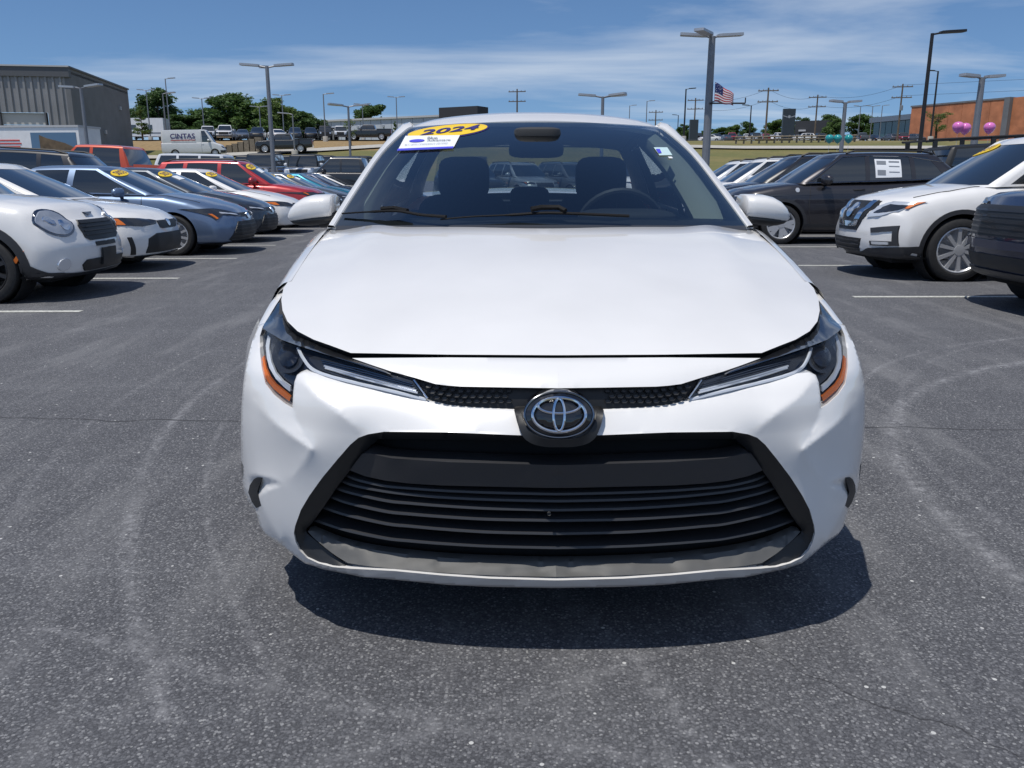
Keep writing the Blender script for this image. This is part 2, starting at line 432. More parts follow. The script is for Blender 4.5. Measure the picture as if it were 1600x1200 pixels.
# ---- hood
HOOD_EDGE = [(548,551.5),(517,540),(490,530.5),(465,517.5),(449,502),(441.5,485),(439.5,468),(443,450),(455,433),(470,412),(486,391),(502,372),(520,357)]
hood = panel('hood', [(872,555,0),(700,554,0)] + [(a, b, 0) for a, b in HOOD_EDGE] + [(600,355.5,0),(700,355,0),(846,354.5,0)], M_WHITE, car, step=9, conv=hood3, rim=(0, .03, -.003), angle=50)
HE3 = hood3([(a, b, 0) for a, b in HOOD_EDGE])
# dark shut lines behind the hood edge
panel('hood_gap', [(873,549,.24),(545,545,.24),(500,532,.27),(470,515,.36),(452,490,.46),(447,470,.54),(437,470,.56),(436,492,.48),(446,515,.38),(470,531,.32),(520,552,.245),(552,560,.25),(700,560.5,.245),(873,560.5,.24)], M_GAP, car, step=14, conv=absy3, rim=None, snap=True)
# ---- honeycomb band, emblem cup
HC_TOP = [(873,605,.035),(800,604,.035),(720,602,.04),(680,598,.042),(645,588,.045)]
panel('upper_grille', HC_TOP + [(678,631,.05),(702,636,.05),(740,640,.045),(803,643,.04),(873,643,.04)], pm('cup_plastic', (.007, .007, .008), .45), car, step=10, rim=None)
hexes = MB()
for row in range(4):
    for k in range(13):
        cx_ = 795 - k * 12.6 - (6.3 if row % 2 else 0); cyy = 610.5 + row * 8.0 - max(0, (720 - cx_)) * 0.15
        a = [(cx_ + 5.6 * c, cyy + 3.4 * s) for c, s in ((1, 0), (.55, 1), (-.55, 1), (-1, 0), (-.55, -1), (.55, -1))]
        if not all(inside([(p[0], p[1]) for p in HC_TOP] + [(672,625),(702,631.5),(740,635.5),(803,638.5),(873,638.5)], x, y) for x, y in a): continue
        o = front3([(x, y, .030) for x, y in a]); i_ = front3([(cx_ + (x - cx_) * .72, cyy + (y - cyy) * .72, .036) for x, y in a])
        for sgn in (1, -1):
            V = [(sgn * p[0], p[1], p[2]) for p in list(o) + list(i_)]
            hexes.add(V, [(j, (j + 1) % 6, 6 + (j + 1) % 6, 6 + j) for j in range(6)] + [tuple(range(6, 12))])
setp(hexes.build('honeycomb_cells', M_GREYPL, car, False), kind='stuff')
M_CUP = pm('cup_plastic', (.007, .007, .008), .45)
panel('emblem_cup', [(873,636,.02),(806,638,.022),(804,641,.016)] + spline([(805,647,.004),(809,662,-.004),(816,680,-.012),(824,689,-.014),(836,695,-.016),(854,698.5,-.018),(873,699,-.018)], 4), M_CUP, car,
      lines=[[(873,688,-.026),(852,686,-.024),(832,677,-.018),(818,658,.0)]], step=6, rim=(0, .05, 0), angle=50)
def ell(cx_, cy_, rx, ry, r, n=56, a0=0, a1=360): return [(cx_ + rx * math.cos(R(a0 + (a1 - a0) * k / n)), cy_ + ry * math.sin(R(a0 + (a1 - a0) * k / n)), r) for k in range(n + (0 if a1 - a0 == 360 else 1))]
ECX, ECY = 873.5, 648
panel('emblem_rim', [(803.5,642,.012)] + spline([(805.5,650,.0),(809,663,-.006),(816,680,-.014),(824,689,-.017),(836,695,-.019),(854,698.3,-.020),(873,698.8,-.020)], 4) + spline([(873,687,-.030),(853,685.5,-.028),(836,680,-.024),(824,669,-.014),(817,655,-.002),(814,644,.008)], 4), M_BLACKPL, car, step=5, rim=(0, .03, 0), angle=50)
emb = panel('emblem', ell(ECX, ECY, 54, 36, -.018), M_PIANO, car, step=7, rim=(0, .04, 0), both=False, snap=False, lines=[ell(ECX, ECY, 30, 20, -.026, 24) + [ell(ECX, ECY, 30, 20, -.026, 24)[0]]])
def ring(name, pts, rad, mat, parent, closed=True, flat=1.0):
    Q = [tuple(p) for p in front3(pts)]
    if closed: Q = Q + [Q[0], Q[1]]
    return MB().tube(Q, rad, 8, not closed, flat).build(name, mat, parent)
ring('emblem_bezel', ell(ECX, ECY, 54, 36, -.020), .0028, M_DCHROME, emb)
ring('emblem_ring', ell(ECX, ECY, 41.5, 26.8, -.030), .0040, M_CHROME, emb)
ring('emblem_ring', ell(ECX, ECY - 14, 32.5, 12, -.031), .0036, M_CHROME, emb)
ring('emblem_ring', ell(ECX, ECY, 8.6, 25, -.032), .0036, M_CHROME, emb)
# ---- main grille: recess, surround, slats, lower trim
IN_GR = [tuple(p) for p in spline([(873,690,.05),(700,687,.05),(600,686,.05),(588,690,.05),(572,703,.045),(553,727,.045),(530,757,.045),(507,790,.045),(488,817,.045),(478,829,.04),(490,842,.035),(515,862,.03),(543,881,.02),(590,887,.02),(690,895.5,.02),(765,900,.02),(873,903,.02)], 3)]
sur = panel('grille_surround', [(873,681,.006),] + [(a, b, .006) for a, b, c in GR_TOP] + list(reversed(IN_GR)), M_BLACKPL, car, step=7, rim=None)
panel('grille_recess', [(873,683,.11),(590,681,.11),(560,700,.11),(470,830,.10),(500,870,.10),(560,889,.10),(873,905,.10)], M_DARK, car, step=16, rim=None)
panel('grille_crossbar', [(873,724.5,.018),(840,724,.018),(700,719,.018),(640,716,.02),(610,713,.022),(590,709,.024),(577,704.5,.03),(566,709,.034),(556,722,.036),(547,735,.038),(570,744,.036),(602,751,.032),(640,755.5,.03),(690,758.5,.028),(840,762,.026),(873,762.5,.026)],
      M_GREYPL, car, step=8, rim=(0, .06, 0), lines=[[(873,727,.010),(700,722,.011),(612,716,.014),(580,709,.022)]])
SLATS = [[(540,742),(560,750),(602,759),(640,762.5),(690,766),(760,769),(840,771),(873,771.5)],
         [(533,751),(556,759),(602,767.5),(640,772),(690,776.5),(760,780),(840,782),(873,782.5)],
         [(522,761),(545,769),(602,782),(640,786),(690,790),(760,794),(840,796),(873,796.5)],
         [(514,775),(545,786),(602,799),(640,803),(690,807),(760,811),(840,812.5),(873,813)],
         [(504,792),(540,804),(602,818),(640,822),(690,826.5),(760,831),(840,833),(873,833.5)],
         [(490,812),(540,828),(602,841),(640,845),(690,849),(760,853),(840,855),(873,855.5)]]
for s in SLATS:
    E = front3([(x, y, .040 + .02 * max(0, 1 - (x - s[0][0]) / 40) ** 2) for x, y in spline(s, 5)]); E[-1, 0] = 0
    E = np.vstack([E, [(-p[0], p[1], p[2]) for p in E[-2::-1]]])
    V = []; F = []; sec = [(0, .002), (.012, .0045), (.055, .006), (.055, -.004), (.004, -.0065), (-.002, -.003)]
    for p in E:
        for dy_, dz_ in sec: V.append((p[0], p[1] + dy_, p[2] + dz_))
    m_ = len(sec)
    for i in range(len(E) - 1):
        for k in range(m_): F.append((i * m_ + k, i * m_ + (k + 1) % m_, (i + 1) * m_ + (k + 1) % m_, (i + 1) * m_ + k))
    mk('grille_slat', V, F, M_GREYPL, car, True, 50)
panel('lower_trim', spline([(873,878,.05),(800,876.5,.05),(715,873,.05),(640,866.5,.05),(577,857.5,.048),(530,846,.045),(488,829,.040)], 5) + spline([(481,830.5,.032),(493,843,.026),(520,865,.018),(543,879.5,.012)], 3) + spline([(570,884,.010),(630,890,.010),(700,895.5,.010),(780,899.5,.010),(873,901.5,.010)], 5), M_TRIM, car, step=8, rim=(0, .03, 0))
MB().lathe([(.0, -.002), (.004, -.002), (.0045, .004)], 12, Matrix.Translation(Vector(front3([(858, 802, .03)])[0])) @ Matrix.Rotation(R(90), 4, 'X')).build('sensor', M_TRIM, car)
# corner vents
for sgn in (1, -1):
    P, T = cdt_patch([(387.5,768,.0),(390,757,.0),(396,748,.0),(401,745.5,.0),(410,745,.004),(406,754,.004),(401.5,767,.002),(408,789,.004),(400,793,.01),(393,783,.004)], [], 6); V = front3(P)
    V = [(sgn * (p[0] + .002), p[1] - .005, p[2]) for p in V]; V, T = rimmed(V, T, (0, .03, 0))
    mk('air_vent', V, T if sgn > 0 else [tuple(reversed(f)) for f in T], M_BLACKPL, car)
# ---- headlights
M_LENS = clear_glass('clear_lens', (0.95, 0.96, 0.97), 0.01, 0.55)
TOPY = absy3  # helper alias
def abs_r(px, py, ydv):
    p = absy3([(px, py, ydv)])[0]; return (px, py, float(ydv - yf(p[0], p[2])))
LTOP = [abs_r(418,498,.50), abs_r(430,478,.575), abs_r(440.5,462,.64), abs_r(438.5,480,.53), abs_r(442.5,498,.44), abs_r(451,513,.375), abs_r(464,524,.325), abs_r(488,535,.27), abs_r(520,548,.22), abs_r(549,561,.165)]
LOW = [(a, b, c + .004) for a, b, c in HL_LOW]; OUTR = [(a, b, c + .004) for a, b, c in HL_OUT]
LENS = OUTR + LTOP + [(612,582,.016),(647,591.5,.02)] + LOW
RIDGE = [(411,513,-.006),(418,518,-.024),(440,531,-.030),(470,541.5,-.024),(510,554,-.012),(549,566,-.002),(610,585,.010)]
hl = []
for sd_ in ('L', 'R'):
    h = panel('headlight', [(a, b, c + .030) for a, b, c in LENS], M_PIANO, car, lines=[[(a, b, c + .034) for a, b, c in RIDGE]], step=8, both=False, side=sd_, rim=(0, .04, 0))
    hl.append(h)
    kw = dict(both=False, side=sd_)
    panel('lamp_top', [OUTR[-1]] + LTOP + [(600,579,.013)] + [(x, y, r_ - .003) for x, y, r_ in RIDGE[::-1][0:]], M_PIANO, h, step=7, rim=(0, .01, 0), **kw)
    panel('lens', LENS, M_LENS, h, lines=[RIDGE], step=7, rim=(0, .012, 0), angle=50, **kw)
    panel('projector_housing', ell(450, 556, 25, 27, .016, 28), M_DLAMP, h, step=8, rim=(0, .02, 0), lines=[ell(450, 556, 17, 18, .022, 20) + [ell(450, 556, 17, 18, .022, 20)[0]]], **kw)
    panel('projector_lens', ell(450, 556, 15, 17, .010, 24), M_PIANO, h, step=6, rim=(0, .012, 0), lines=[ell(450, 556, 7, 8, -.002, 12)], **kw)
    panel('running_light', [(419,521,.014),(415,540,.014),(417,560,.014),(421,575,.014),(431,592,.014),(444,605,.014),(453,612,.014),(453,604,.014),(442,596,.014),(431,583,.014),(424,566,.014),(420,545,.014),(423,524,.014)], M_GUIDE, h, step=6, rim=(0, .012, 0), **kw)
    panel('side_reflector', [(410,560,.012),(413,585,.012),(418,596,.012),(428,608,.012),(440,618,.012),(452,627,.012),(454,620,.012),(445,612,.012),(431,601,.012),(422,590,.012),(416,576,.012),(412,556,.012)], M_AMBER, h, step=6, rim=(0, .01, 0), **kw)
    tl = panel('turn_lamp', [(478,548,.022),(484,564,.022),(497,577,.024),(520,585,.028),(560,596,.036),(600,606,.040),(664,622,.046),(644,595,.036),(612,586,.03),(560,571,.024),(510,557.5,.02)], M_DLAMP, h, step=7, rim=(0, .012, 0), **kw)
    def strip(name, px, rad, mat, par, flat=1.0):
        Q = front3(px); Q = [((-p[0] if sd_ == 'R' else p[0]), p[1], p[2]) for p in Q]
        MB().tube(Q, rad, 6, True, flat).build(name, mat, par)
    strip('bezel', spline([(466,544,.012),(474,560,.012),(488,577,.014),(515,588,.020),(560,599.5,.030),(610,611,.036),(666,624.5,.042)], 4), .0045, M_GUIDE, tl)
    strip('bezel', [(668,622,.034),(656,606,.03),(647,594,.028)], .0028, M_CHROME, tl)
    for q in range(5):
        f = 0.15 + q * 0.17
        strip('lamp_rib', [(500 + 10 * f, 560 + 18 * f, .018), (560, 573 + 21 * f, .022), (650 - 8 * (1 - f) + 5 * f, 597 + 20 * f, .032)], .0016 if q < 3 else .0026, M_DCHROME if q < 3 else M_LAMP, tl)

# ---- body sides: one swept sheet with wheel openings
BL_ = 4.63
def edge_x(y):   # inner top edge (hood edge, belt, deck)
    return interp([(.30,.74),(.45,.752),(.7,.765),(1.0,.775),(1.32,.785),(1.6,.80),(2.4,.805),(3.3,.795),(3.9,.765),(4.3,.72),(4.6,.66)], y)
def edge_z(y):
    return float(np.interp(y, [.42,.55,.7,.9,1.1,1.3,1.6,2.4,3.4,3.9,4.2,4.5,4.6], [.80,.838,.872,.915,.952,.985,.975,.985,1.02,1.06,1.08,1.06,1.0]))
def side_section(y):
    ex, ez = float(edge_x(y)), edge_z(y)
    sh = float(np.interp(y, [.42,.46,.56,.7,.9,3.7,4.2,4.6], [.955,.962,.980,.994,1,1,.985,.93]))
    lo = .165; ft = float(np.interp(y, [.46, .6, .95], [.968, .976, 1]))
    pts = [(ex, ez), (ex + .022, ez - .006), (ex + .048, ez - .026), (.852 * sh * ft, ez - .075), (.872 * sh * ft, ez - .14), (.884 * sh * (.5 + .5 * ft), min(.70, ez - .16)), (.889 * sh, min(.62, ez - .2)), (.890 * sh, .52), (.886 * sh, .42), (.880 * sh, .34), (.874 * sh, .27), (.868 * sh, .22), (.84 * sh, .185), (.76 * sh, lo)]
    # resample denser
    d = [0]
    for a, b in zip(pts[:-1], pts[1:]): d.append(d[-1] + math.hypot(b[0] - a[0], b[1] - a[1]))
    q = np.linspace(0, d[-1], 34)
    return [(float(np.interp(t, d, [p[0] for p in pts])), float(np.interp(t, d, [p[1] for p in pts]))) for t in q]
def cut_wheels(V, F, wheels, Rr, xmin):
    """delete faces inside the wheel openings, pull the border onto the circle, fold a flange"""
    V = [list(v) for v in V]; keep = []
    side_v = {}
    for f in F:
        c = np.mean([V[i] for i in f], 0); dele = None
        if abs(c[0]) > xmin:
            for (wy, wz) in wheels:
                if (c[1] - wy) ** 2 + (c[2] - wz) ** 2 < Rr * Rr: dele = (wy, wz)
        if dele is None: keep.append(f)
        else:
            for i in f: side_v[i] = dele
    used = set(i for f in keep for i in f)
    for i, (wy, wz) in side_v.items():
        if i in used and abs(V[i][0]) > xmin:
            dy_, dz_ = V[i][1] - wy, V[i][2] - wz; d = math.hypot(dy_, dz_)
            if d > 1e-6 and V[i][2] > 0.19: V[i][1] = wy + dy_ / d * Rr; V[i][2] = wz + dz_ / d * Rr
    cnt = set()
    for f in keep:
        for a, b in zip(f, tuple(f[1:]) + (f[0],)): cnt.add((a, b))
    dm = {}
    def dp(i):
        if i not in dm:
            dm[i] = len(V); s = 1 if V[i][0] > 0 else -1
            V.append([V[i][0] - s * .07, V[i][1], V[i][2]])
        return dm[i]
    new = []
    for (a, b) in cnt:
        if (b, a) not in cnt and a in side_v and b in side_v and abs(V[a][0]) > xmin and abs(V[b][0]) > xmin:
            new.append((b, a, dp(a), dp(b)))
    return V, keep + new
WY = (.935, 3.635); WZ = .318
ys_ = sorted(set(np.round(np.concatenate([np.arange(.50, 4.60, .045), [4.60]]), 4)))
V = []; F = []; ns = 34
for y in ys_:
    for x, z in side_section(y): V.append((-x, y, z))
for i in range(len(ys_) - 1):
    for k in range(ns - 1): F.append((i * ns + k, i * ns + k + 1, (i + 1) * ns + k + 1, (i + 1) * ns + k))
F = [f for f in F if not (np.mean([V[i][2] for i in f]) > .66 and np.mean([V[i][1] for i in f]) < .50 + .9 * (np.mean([V[i][2] for i in f]) - .66))]
V, F = cut_wheels(V, F, [(WY[0], WZ), (WY[1], WZ)], .362, .5)
n_ = len(V)
body_side = mk('body_side', V, F, M_WHITE, car, True, 45)
mk('body_side', [(-v[0], v[1], v[2]) for v in V], [tuple(reversed(f)) for f in F], M_WHITE, car, True, 45)
# inner fender layer closing the joint behind the lamp
for s in (1, -1):
    V = []; F = []; yy = np.linspace(.655, 1.08, 12); m_ = 14
    for y in yy:
        sec = side_section(y)[:m_]
        for x, z in sec: V.append((-s * (x - .007), y, z - .005))
    for i in range(11):
        for k in range(m_ - 1): a = i * m_ + k; f = (a, a + 1, a + m_ + 1, a + m_); F.append(f if s > 0 else f[::-1])
    mk('fender_liner', V, F, M_WHITE, car, True, 45)
# trunk lid and rear end
V = []; F = []; K = 16
prof = [(3.92, 1.075), (4.1, 1.10), (4.3, 1.105), (4.45, 1.09), (4.56, 1.06), (4.62, 1.0), (4.63, .85), (4.62, .62), (4.63, .5), (4.60, .32), (4.55, .20)]
for (y, z) in prof:
    for k in range(K + 1):
        u = -1 + 2 * k / K; hw = float(edge_x(min(y, 4.45))) + (.02 if z > .95 else .12) ; 
        V.append((u * hw, y - .14 * abs(u) ** 3 * (1 if y > 4.4 else .0), z - (.03 * u * u if z > 1.0 else 0)))
for i in range(len(prof) - 1):
    for k in range(K): a = i * (K + 1) + k; F.append((a, a + 1, a + K + 2, a + K + 1))
mk('trunk_lid', V, F, M_WHITE, car, True, 40)
for s in (-1, 1):
    MB().box(*sorted((s * .45, s * .80)), 4.545, 4.60, .86, .98).build('tail_lamp', M_REDL, car)
ub = [(x, float(interp(PLAN, abs(x))) + .10) for x in np.linspace(-.86, .86, 25)]
MB().prism([(x, y) for x, y in ub] + [(.84, .60), (.55, .62), (.55, 4.45), (-.55, 4.45), (-.55, .62), (-.84, .60)], .205, .23).build('underbody', M_DARK, car)
MB().box(-.80, .80, 1.32, 3.25, .175, .20).build('floor_pan', M_DARK, car)
for s in (1, -1):
    inn = absy3(spline([(409,512,.43),(418,498,.495),(430,478,.57),(440.5,462,.635),(445,449,.71),(456,432,.80),(471,411.5,.90),(487,391,1.03)], 3))
    out_ = absy3(spline([(400,515,.47),(407,500,.535),(420,476,.64),(432,460,.71),(441,448,.77),(453,429,.87),(467,408,.97),(484,386.5,1.10)], 3))
    V = []; F = []; m_ = len(inn)
    for i in range(m_):
        o_ = out_[i]; sk = []
        for dy_, dz_ in ((.05, -.035), (.11, -.08), (.17, -.15)):
            ss = side_section(min(o_[1] + dy_, 1.6)); zz = o_[2] + dz_; sk.append(np.array([-(float(np.interp(-zz, [-q[1] for q in ss], [q[0] for q in ss])) + .007), o_[1] + dy_, zz]))
        for p in [inn[i] + [0, .02, -.03], inn[i], lerp(inn[i], o_, .5) + [-.002, -.006, .006], o_] + sk: V.append((s * p[0], p[1], p[2]))
    for i in range(m_ - 1):
        for k in range(6): q = i * 7 + k; f = (q, q + 1, q + 8, q + 7); F.append(f if s < 0 else f[::-1])
    mk('fender_tip', V, F, M_WHITE, car, True, 60)
# door gaps and handles
for s in (-1, 1):
    for yv in (1.50, 2.60, 3.42):
        MB().tube([(s * (side_section(yv)[k][0] + .0005), yv + .02 * (k / 33), side_section(yv)[k][1]) for k in range(2, 31)], .0035, 4).build('door_gap', M_GAP, car)
    for yv in (2.42, 3.28):
        MB().tube([(s * .885, yv - .10, .845), (s * .905, yv - .07, .848), (s * .905, yv + .07, .852), (s * .885, yv + .10, .855)], .012, 8).build('door_handle', M_WHITE, car)
# ---- wheels
WHEEL_CACHE = {}
def wheel_mesh(rad, wid, style, rim_frac=.70):
    key = (rad, wid, style, rim_frac)
    if key in WHEEL_CACHE: return WHEEL_CACHE[key]
    Rm = Matrix.Rotation(R(90), 4, 'Y'); rr = rad * rim_frac; h = wid / 2
    ty = MB().lathe([(rr, h * .80), (rr * 1.06, h * .98), (rad * .90, h), (rad * .975, h * .86), (rad, h * .6), (rad, -h * .6), (rad * .975, -h * .86), (rad * .9, -h), (rr, -h * .8)], 40, Rm).mesh('tyre')
    rm = MB(); rm.lathe([(rr * 1.01, h * .84), (rr * .97, h * .90), (rr * .92, h * .78), (rr * .90, -h * .5), (0.001, -h * .45)], 40, Rm)
    n = {'ten': 10, 'five': 5, 'seven': 7, 'steel': 9, 'y5': 5}.get(style, 6)
    for k in range(n):
        a = 2 * math.pi * k / n
        arms = [(0, 0)] if style != 'y5' else [(-.22, 0), (.22, 0)]
        for da, _ in arms:
            w0, w1 = rr * (.065 if n > 7 else .13), rr * (.085 if n > 7 else .16)
            M_ = Rm @ Matrix.Rotation(a, 4, 'Z')
            tip = (rr * .95 * math.cos(da), rr * .95 * math.sin(da)); base = (rr * .16, 0)
            d = Vector((tip[0] - base[0], tip[1] - base[1], 0)); q = Vector((-d.y, d.x, 0)).normalized()
            pl = [(base[0] + q.x * w0, base[1] + q.y * w0), (base[0] - q.x * w0, base[1] - q.y * w0), (tip[0] - q.x * w1, tip[1] - q.y * w1), (tip[0] + q.x * w1, tip[1] + q.y * w1)]
            rm.prism([(p[0], p[1]) for p in pl][::-1] if False else pl, h * .40, h * .82, M_)
    rm.lathe([(rr * .24, h * .4), (rr * .23, h * .86), (rr * .10, h * .90), (.001, h * .90)], 20, Rm)
    rmesh = rm.mesh('rim', True, 30)
    WHEEL_CACHE[key] = (ty, rmesh); return WHEEL_CACHE[key]
def add_wheel(parent, x, y, rad, wid, style, mat, rot=0.0, rim_frac=.70):
    ty, rm = wheel_mesh(rad, wid, style, rim_frac)
    o = put('wheel', ty, M_TYRE, parent); o.location = (x, y, rad); o.rotation_euler = (rot, 0, 0 if x > 0 else math.pi)
    r_ = bpy.data.objects.new('rim', rm); COL.objects.link(r_); r_.parent = o
    if len(rm.materials) == 0: rm.materials.append(M_ALLOY)
    if mat is not M_ALLOY:
        r_.material_slots[0].link = 'OBJECT'; r_.material_slots[0].material = mat
    return o
for s in (-1, 1):
    for yv in WY:
        add_wheel(car, s * .775, yv, .318, .205, 'ten', M_ALLOY, .2)
        MB().lathe([(.36, 0), (.36, .26)], 28, Matrix.Translation((s * (.83 if s < 0 else .57), yv, WZ)) @ Matrix.Rotation(R(90), 4, 'Y')).build('wheel_arch', M_DARK, car)

# ---- windshield, pillars, roof, glass
WS_SIDE = spline([tuple(p) for p in absy3([(522,354,1.335),(554,303,1.575),(596,241,1.887),(632,206,2.075),(645,198.5,2.135)])], 4)
WS_N = len(WS_SIDE)
WS_C = []
c0 = absy3([(846,352,1.13)])[0]; c1 = absy3([(836,190,2.0)])[0]
for i in range(WS_N):
    t = i / (WS_N - 1); p = c0 + (c1 - c0) * t; WS_C.append((0, p[1] - .02 * math.sin(math.pi * t), p[2] + .022 * math.sin(math.pi * t)))
def ws_point(u, i):
    s, c = WS_SIDE[i], WS_C[i]; a = abs(u)
    return (u * -s[0], c[1] + (s[1] - c[1]) * a ** 2.0, c[2] + (s[2] - c[2]) * a ** 2.0)
K = 24; V = []; F = []
for i in range(WS_N):
    for k in range(K + 1): V.append(ws_point(-1 + 2 * k / K, i))
for i in range(WS_N - 1):
    for k in range(K): a = i * (K + 1) + k; F.append((a, a + 1, a + K + 2, a + K + 1))
M_WSGLASS = clear_glass('windshield_glass', (0.54, 0.62, 0.66), 0.0, 2.3)
M_SIDEGLASS = clear_glass('side_glass', (0.60, 0.66, 0.66), 0.0, 1.0)
M_REARGLASS = clear_glass('rear_glass', (0.62, 0.68, 0.66), 0.0, 1.0)
wsv, wsf = list(V), list(F)
windshield = mk('windshield', V, F, M_WSGLASS, car, True, None)
WS_BVH = BVHTree.FromPolygons([Vector(v) for v in V], F)
def on_ws(px, py, off=.003):
    d = Vector(raydir(px, py)).normalized(); o = Vector((-CARX, -CARY, CAMH))
    h = WS_BVH.ray_cast(o, d)
    if h[0] is None: h = WS_BVH.find_nearest(o + d * 3.3)
    n = h[1] if h[1].y < 0 else -h[1]
    return h[0] + n * off
def ws_decal(name, poly, mat, parent, off, step=8):
    P, T = cdt_patch([(a, b, 0) for a, b in poly], [], step)
    V = [on_ws(p[0], p[1], off) for p in P]
    if (V[T[0][1]] - V[T[0][0]]).cross(V[T[0][2]] - V[T[0][0]]).y > 0: T = [tuple(reversed(f)) for f in T]
    V, T = rimmed(V, T, (0, .002, 0))
    return mk(name, V, T, mat, parent, True, 50)
def ws_text(name, txt, quad, mat, parent, off, shear=0.0, bold=True):
    vs, fs, _ = text_mesh2d(txt, bold, shear=shear)
    (ax, ay), (bx, by), (cx2, cy2), (dx2, dy2) = quad   # bl, br, tr, tl
    V = []
    for u, v in vs:
        x = (ax * (1 - u) + bx * u) * (1 - v) + (dx2 * (1 - u) + cx2 * u) * v
        y = (ay * (1 - u) + by * u) * (1 - v) + (dy2 * (1 - u) + cy2 * u) * v
        V.append(on_ws(x, y, off))
    return mk(name, V, fs, mat, parent, False, None)
# black border printed round the glass
def ws_band(u0, u1, i0, i1, off=-.004, flip=False):
    V = []; F = []; n = 6
    for i in range(i0, i1 + 1):
        for k in range(n + 1):
            a, b = (u0(i), u1(i)); p = ws_point(a + (b - a) * k / n, i); V.append((p[0], p[1] - off, p[2] + off))
    for i in range(i1 - i0):
        for k in range(n): a = i * (n + 1) + k; F.append((a, a + 1, a + n + 2, a + n + 1))
    return V, F
M_FRIT = pm('glass_border', (0.012, 0.016, 0.022), 0.3, coat=0.6)
b_ = MB()
for s in (-1, 1):
    b_.add(*ws_band(lambda i: s * .999, lambda i: s * (.895 + .055 * min(1, i / 4.0)), 0, WS_N - 1))
b_.add(*ws_band(lambda i: -.95, lambda i: .95, 0, 1)); b_.add(*ws_band(lambda i: -.95, lambda i: .95, WS_N - 2, WS_N - 1))
b_.build('glass_border', M_FRIT, windshield)
# pillars
PIL_O = spline([tuple(p) for p in absy3([(511,356,1.39),(547,298,1.64),(586,241,1.95),(624,198,2.15),(640,190.5,2.22)])], 4)
for s in (-1, 1):
    V = []; F = []
    for i in range(WS_N):
        a = np.array(WS_SIDE[i]); o = np.array(PIL_O[i])
        m1 = lerp(a, o, .45) + np.array([-.006, -.008, .008])
        for p in (a + [.006, .004, -.006], a + [-.002, -.006, .004], m1, o, o + [.012, .05, -.012], o + [.05, .06, -.03]): V.append((-s * p[0], p[1], p[2]))
    for i in range(WS_N - 1):
        for k in range(5): q = i * 6 + k; F.append((q, q + 1, q + 7, q + 6) if s < 0 else (q + 6, q + 7, q + 1, q))
    mk('windshield_pillar', V, F, M_WHITE, car, True, 50)
for s in (-1, 1):
    hc = np.array([-.779, 1.369, .982]); w0 = np.array(WS_SIDE[0]); o0 = np.array(PIL_O[0]); o1 = np.array(PIL_O[1])
    Q = [hc + [.03, -.03, -.006], w0 + [.01, -.005, -.004], o0 + [0, 0, .002], o1, np.array([-.812, 1.56, .972]), np.array([-.806, 1.40, .980]), np.array([-.795, 1.25, .968]), np.array([-.778, 1.22, .963])]
    mk('fender_corner', [(-s * p[0], p[1], p[2]) for p in Q], [(0, 1, 2, 5), (2, 3, 4, 5), (0, 5, 6, 7)], M_WHITE, car)
ROOFC = smoothtab([(1.98,1.402),(2.05,1.430),(2.13,1.450),(2.25,1.464),(2.4,1.473),(2.6,1.478),(2.9,1.472),(3.15,1.452),(3.40,1.405)])
rows = np.linspace(0, 1, 16); V = []; F = []; K = 22
for r_ in rows:
    for k in range(K + 1):
        u = -1 + 2 * k / K; a = abs(u)
        y = lerp(2.0 + .135 * a * a, 3.40 + .02 * a * a, r_); hw = lerp(.556, .56, r_) + .05 * math.sin(math.pi * r_) ** .6
        zc_ = float(interp(ROOFC, 2.0 + (3.40 - 2.0) * r_)); V.append((u * hw, y, zc_ - .042 * a ** 2.2 - .03 * a ** 12 * min(1, r_ * 4)))
for i in range(len(rows) - 1):
    for k in range(K): a = i * (K + 1) + k; F.append((a, a + 1, a + K + 2, a + K + 1))
V2, F2 = rimmed(np.array(V), F, (0, 0, -.02))
mk('roof', V2, F2, M_WHITE, car, True, 40)
M_DASH0 = pm('cabin_trim', (.05, .052, .055), .8)
# side frames: columns (y at belt, y at roof edge)
cols = {'a0': (1.39, 2.20), 'a1': (1.50, 2.27), 'b0': (2.56, 2.56), 'b1': (2.66, 2.66), 'c0': (3.50, 3.26), 'c1': (3.62, 3.33), 'd0': (4.02, 3.42)}
def side_pt(s, yb, yt, t):
    y = lerp(yb, yt, t); zb_ = edge_z(lerp(yb, yb, t)); xb = float(edge_x(yb)) + .004
    r_ = np.clip((yt - 2.0) / 1.4, 0, 1); xt = lerp(.556, .56, r_) + .05 * math.sin(math.pi * r_) ** .6 + .015
    zt = float(interp(ROOFC, np.clip(yt, 2.0, 3.4))) - .075
    return (s * (lerp(xb, xt, t) + .018 * math.sin(math.pi * t)), y, lerp(zb_ - .01, zt, t))
def side_grid(s, c0_, c1_, t0, t1, n=6, m=5, inset=0.0):
    V = []; F = []
    for i in range(m + 1):
        t = lerp(t0, t1, i / m)
        for k in range(n + 1):
            p = side_pt(s, lerp(c0_[0], c1_[0], k / n), lerp(c0_[1], c1_[1], k / n), t); V.append((p[0] - s * inset, p[1], p[2]))
    for i in range(m):
        for k in range(n):
            a = i * (n + 1) + k; q = (a, a + 1, a + n + 2, a + n + 1); F.append(q if s > 0 else q[::-1])
    return V, F
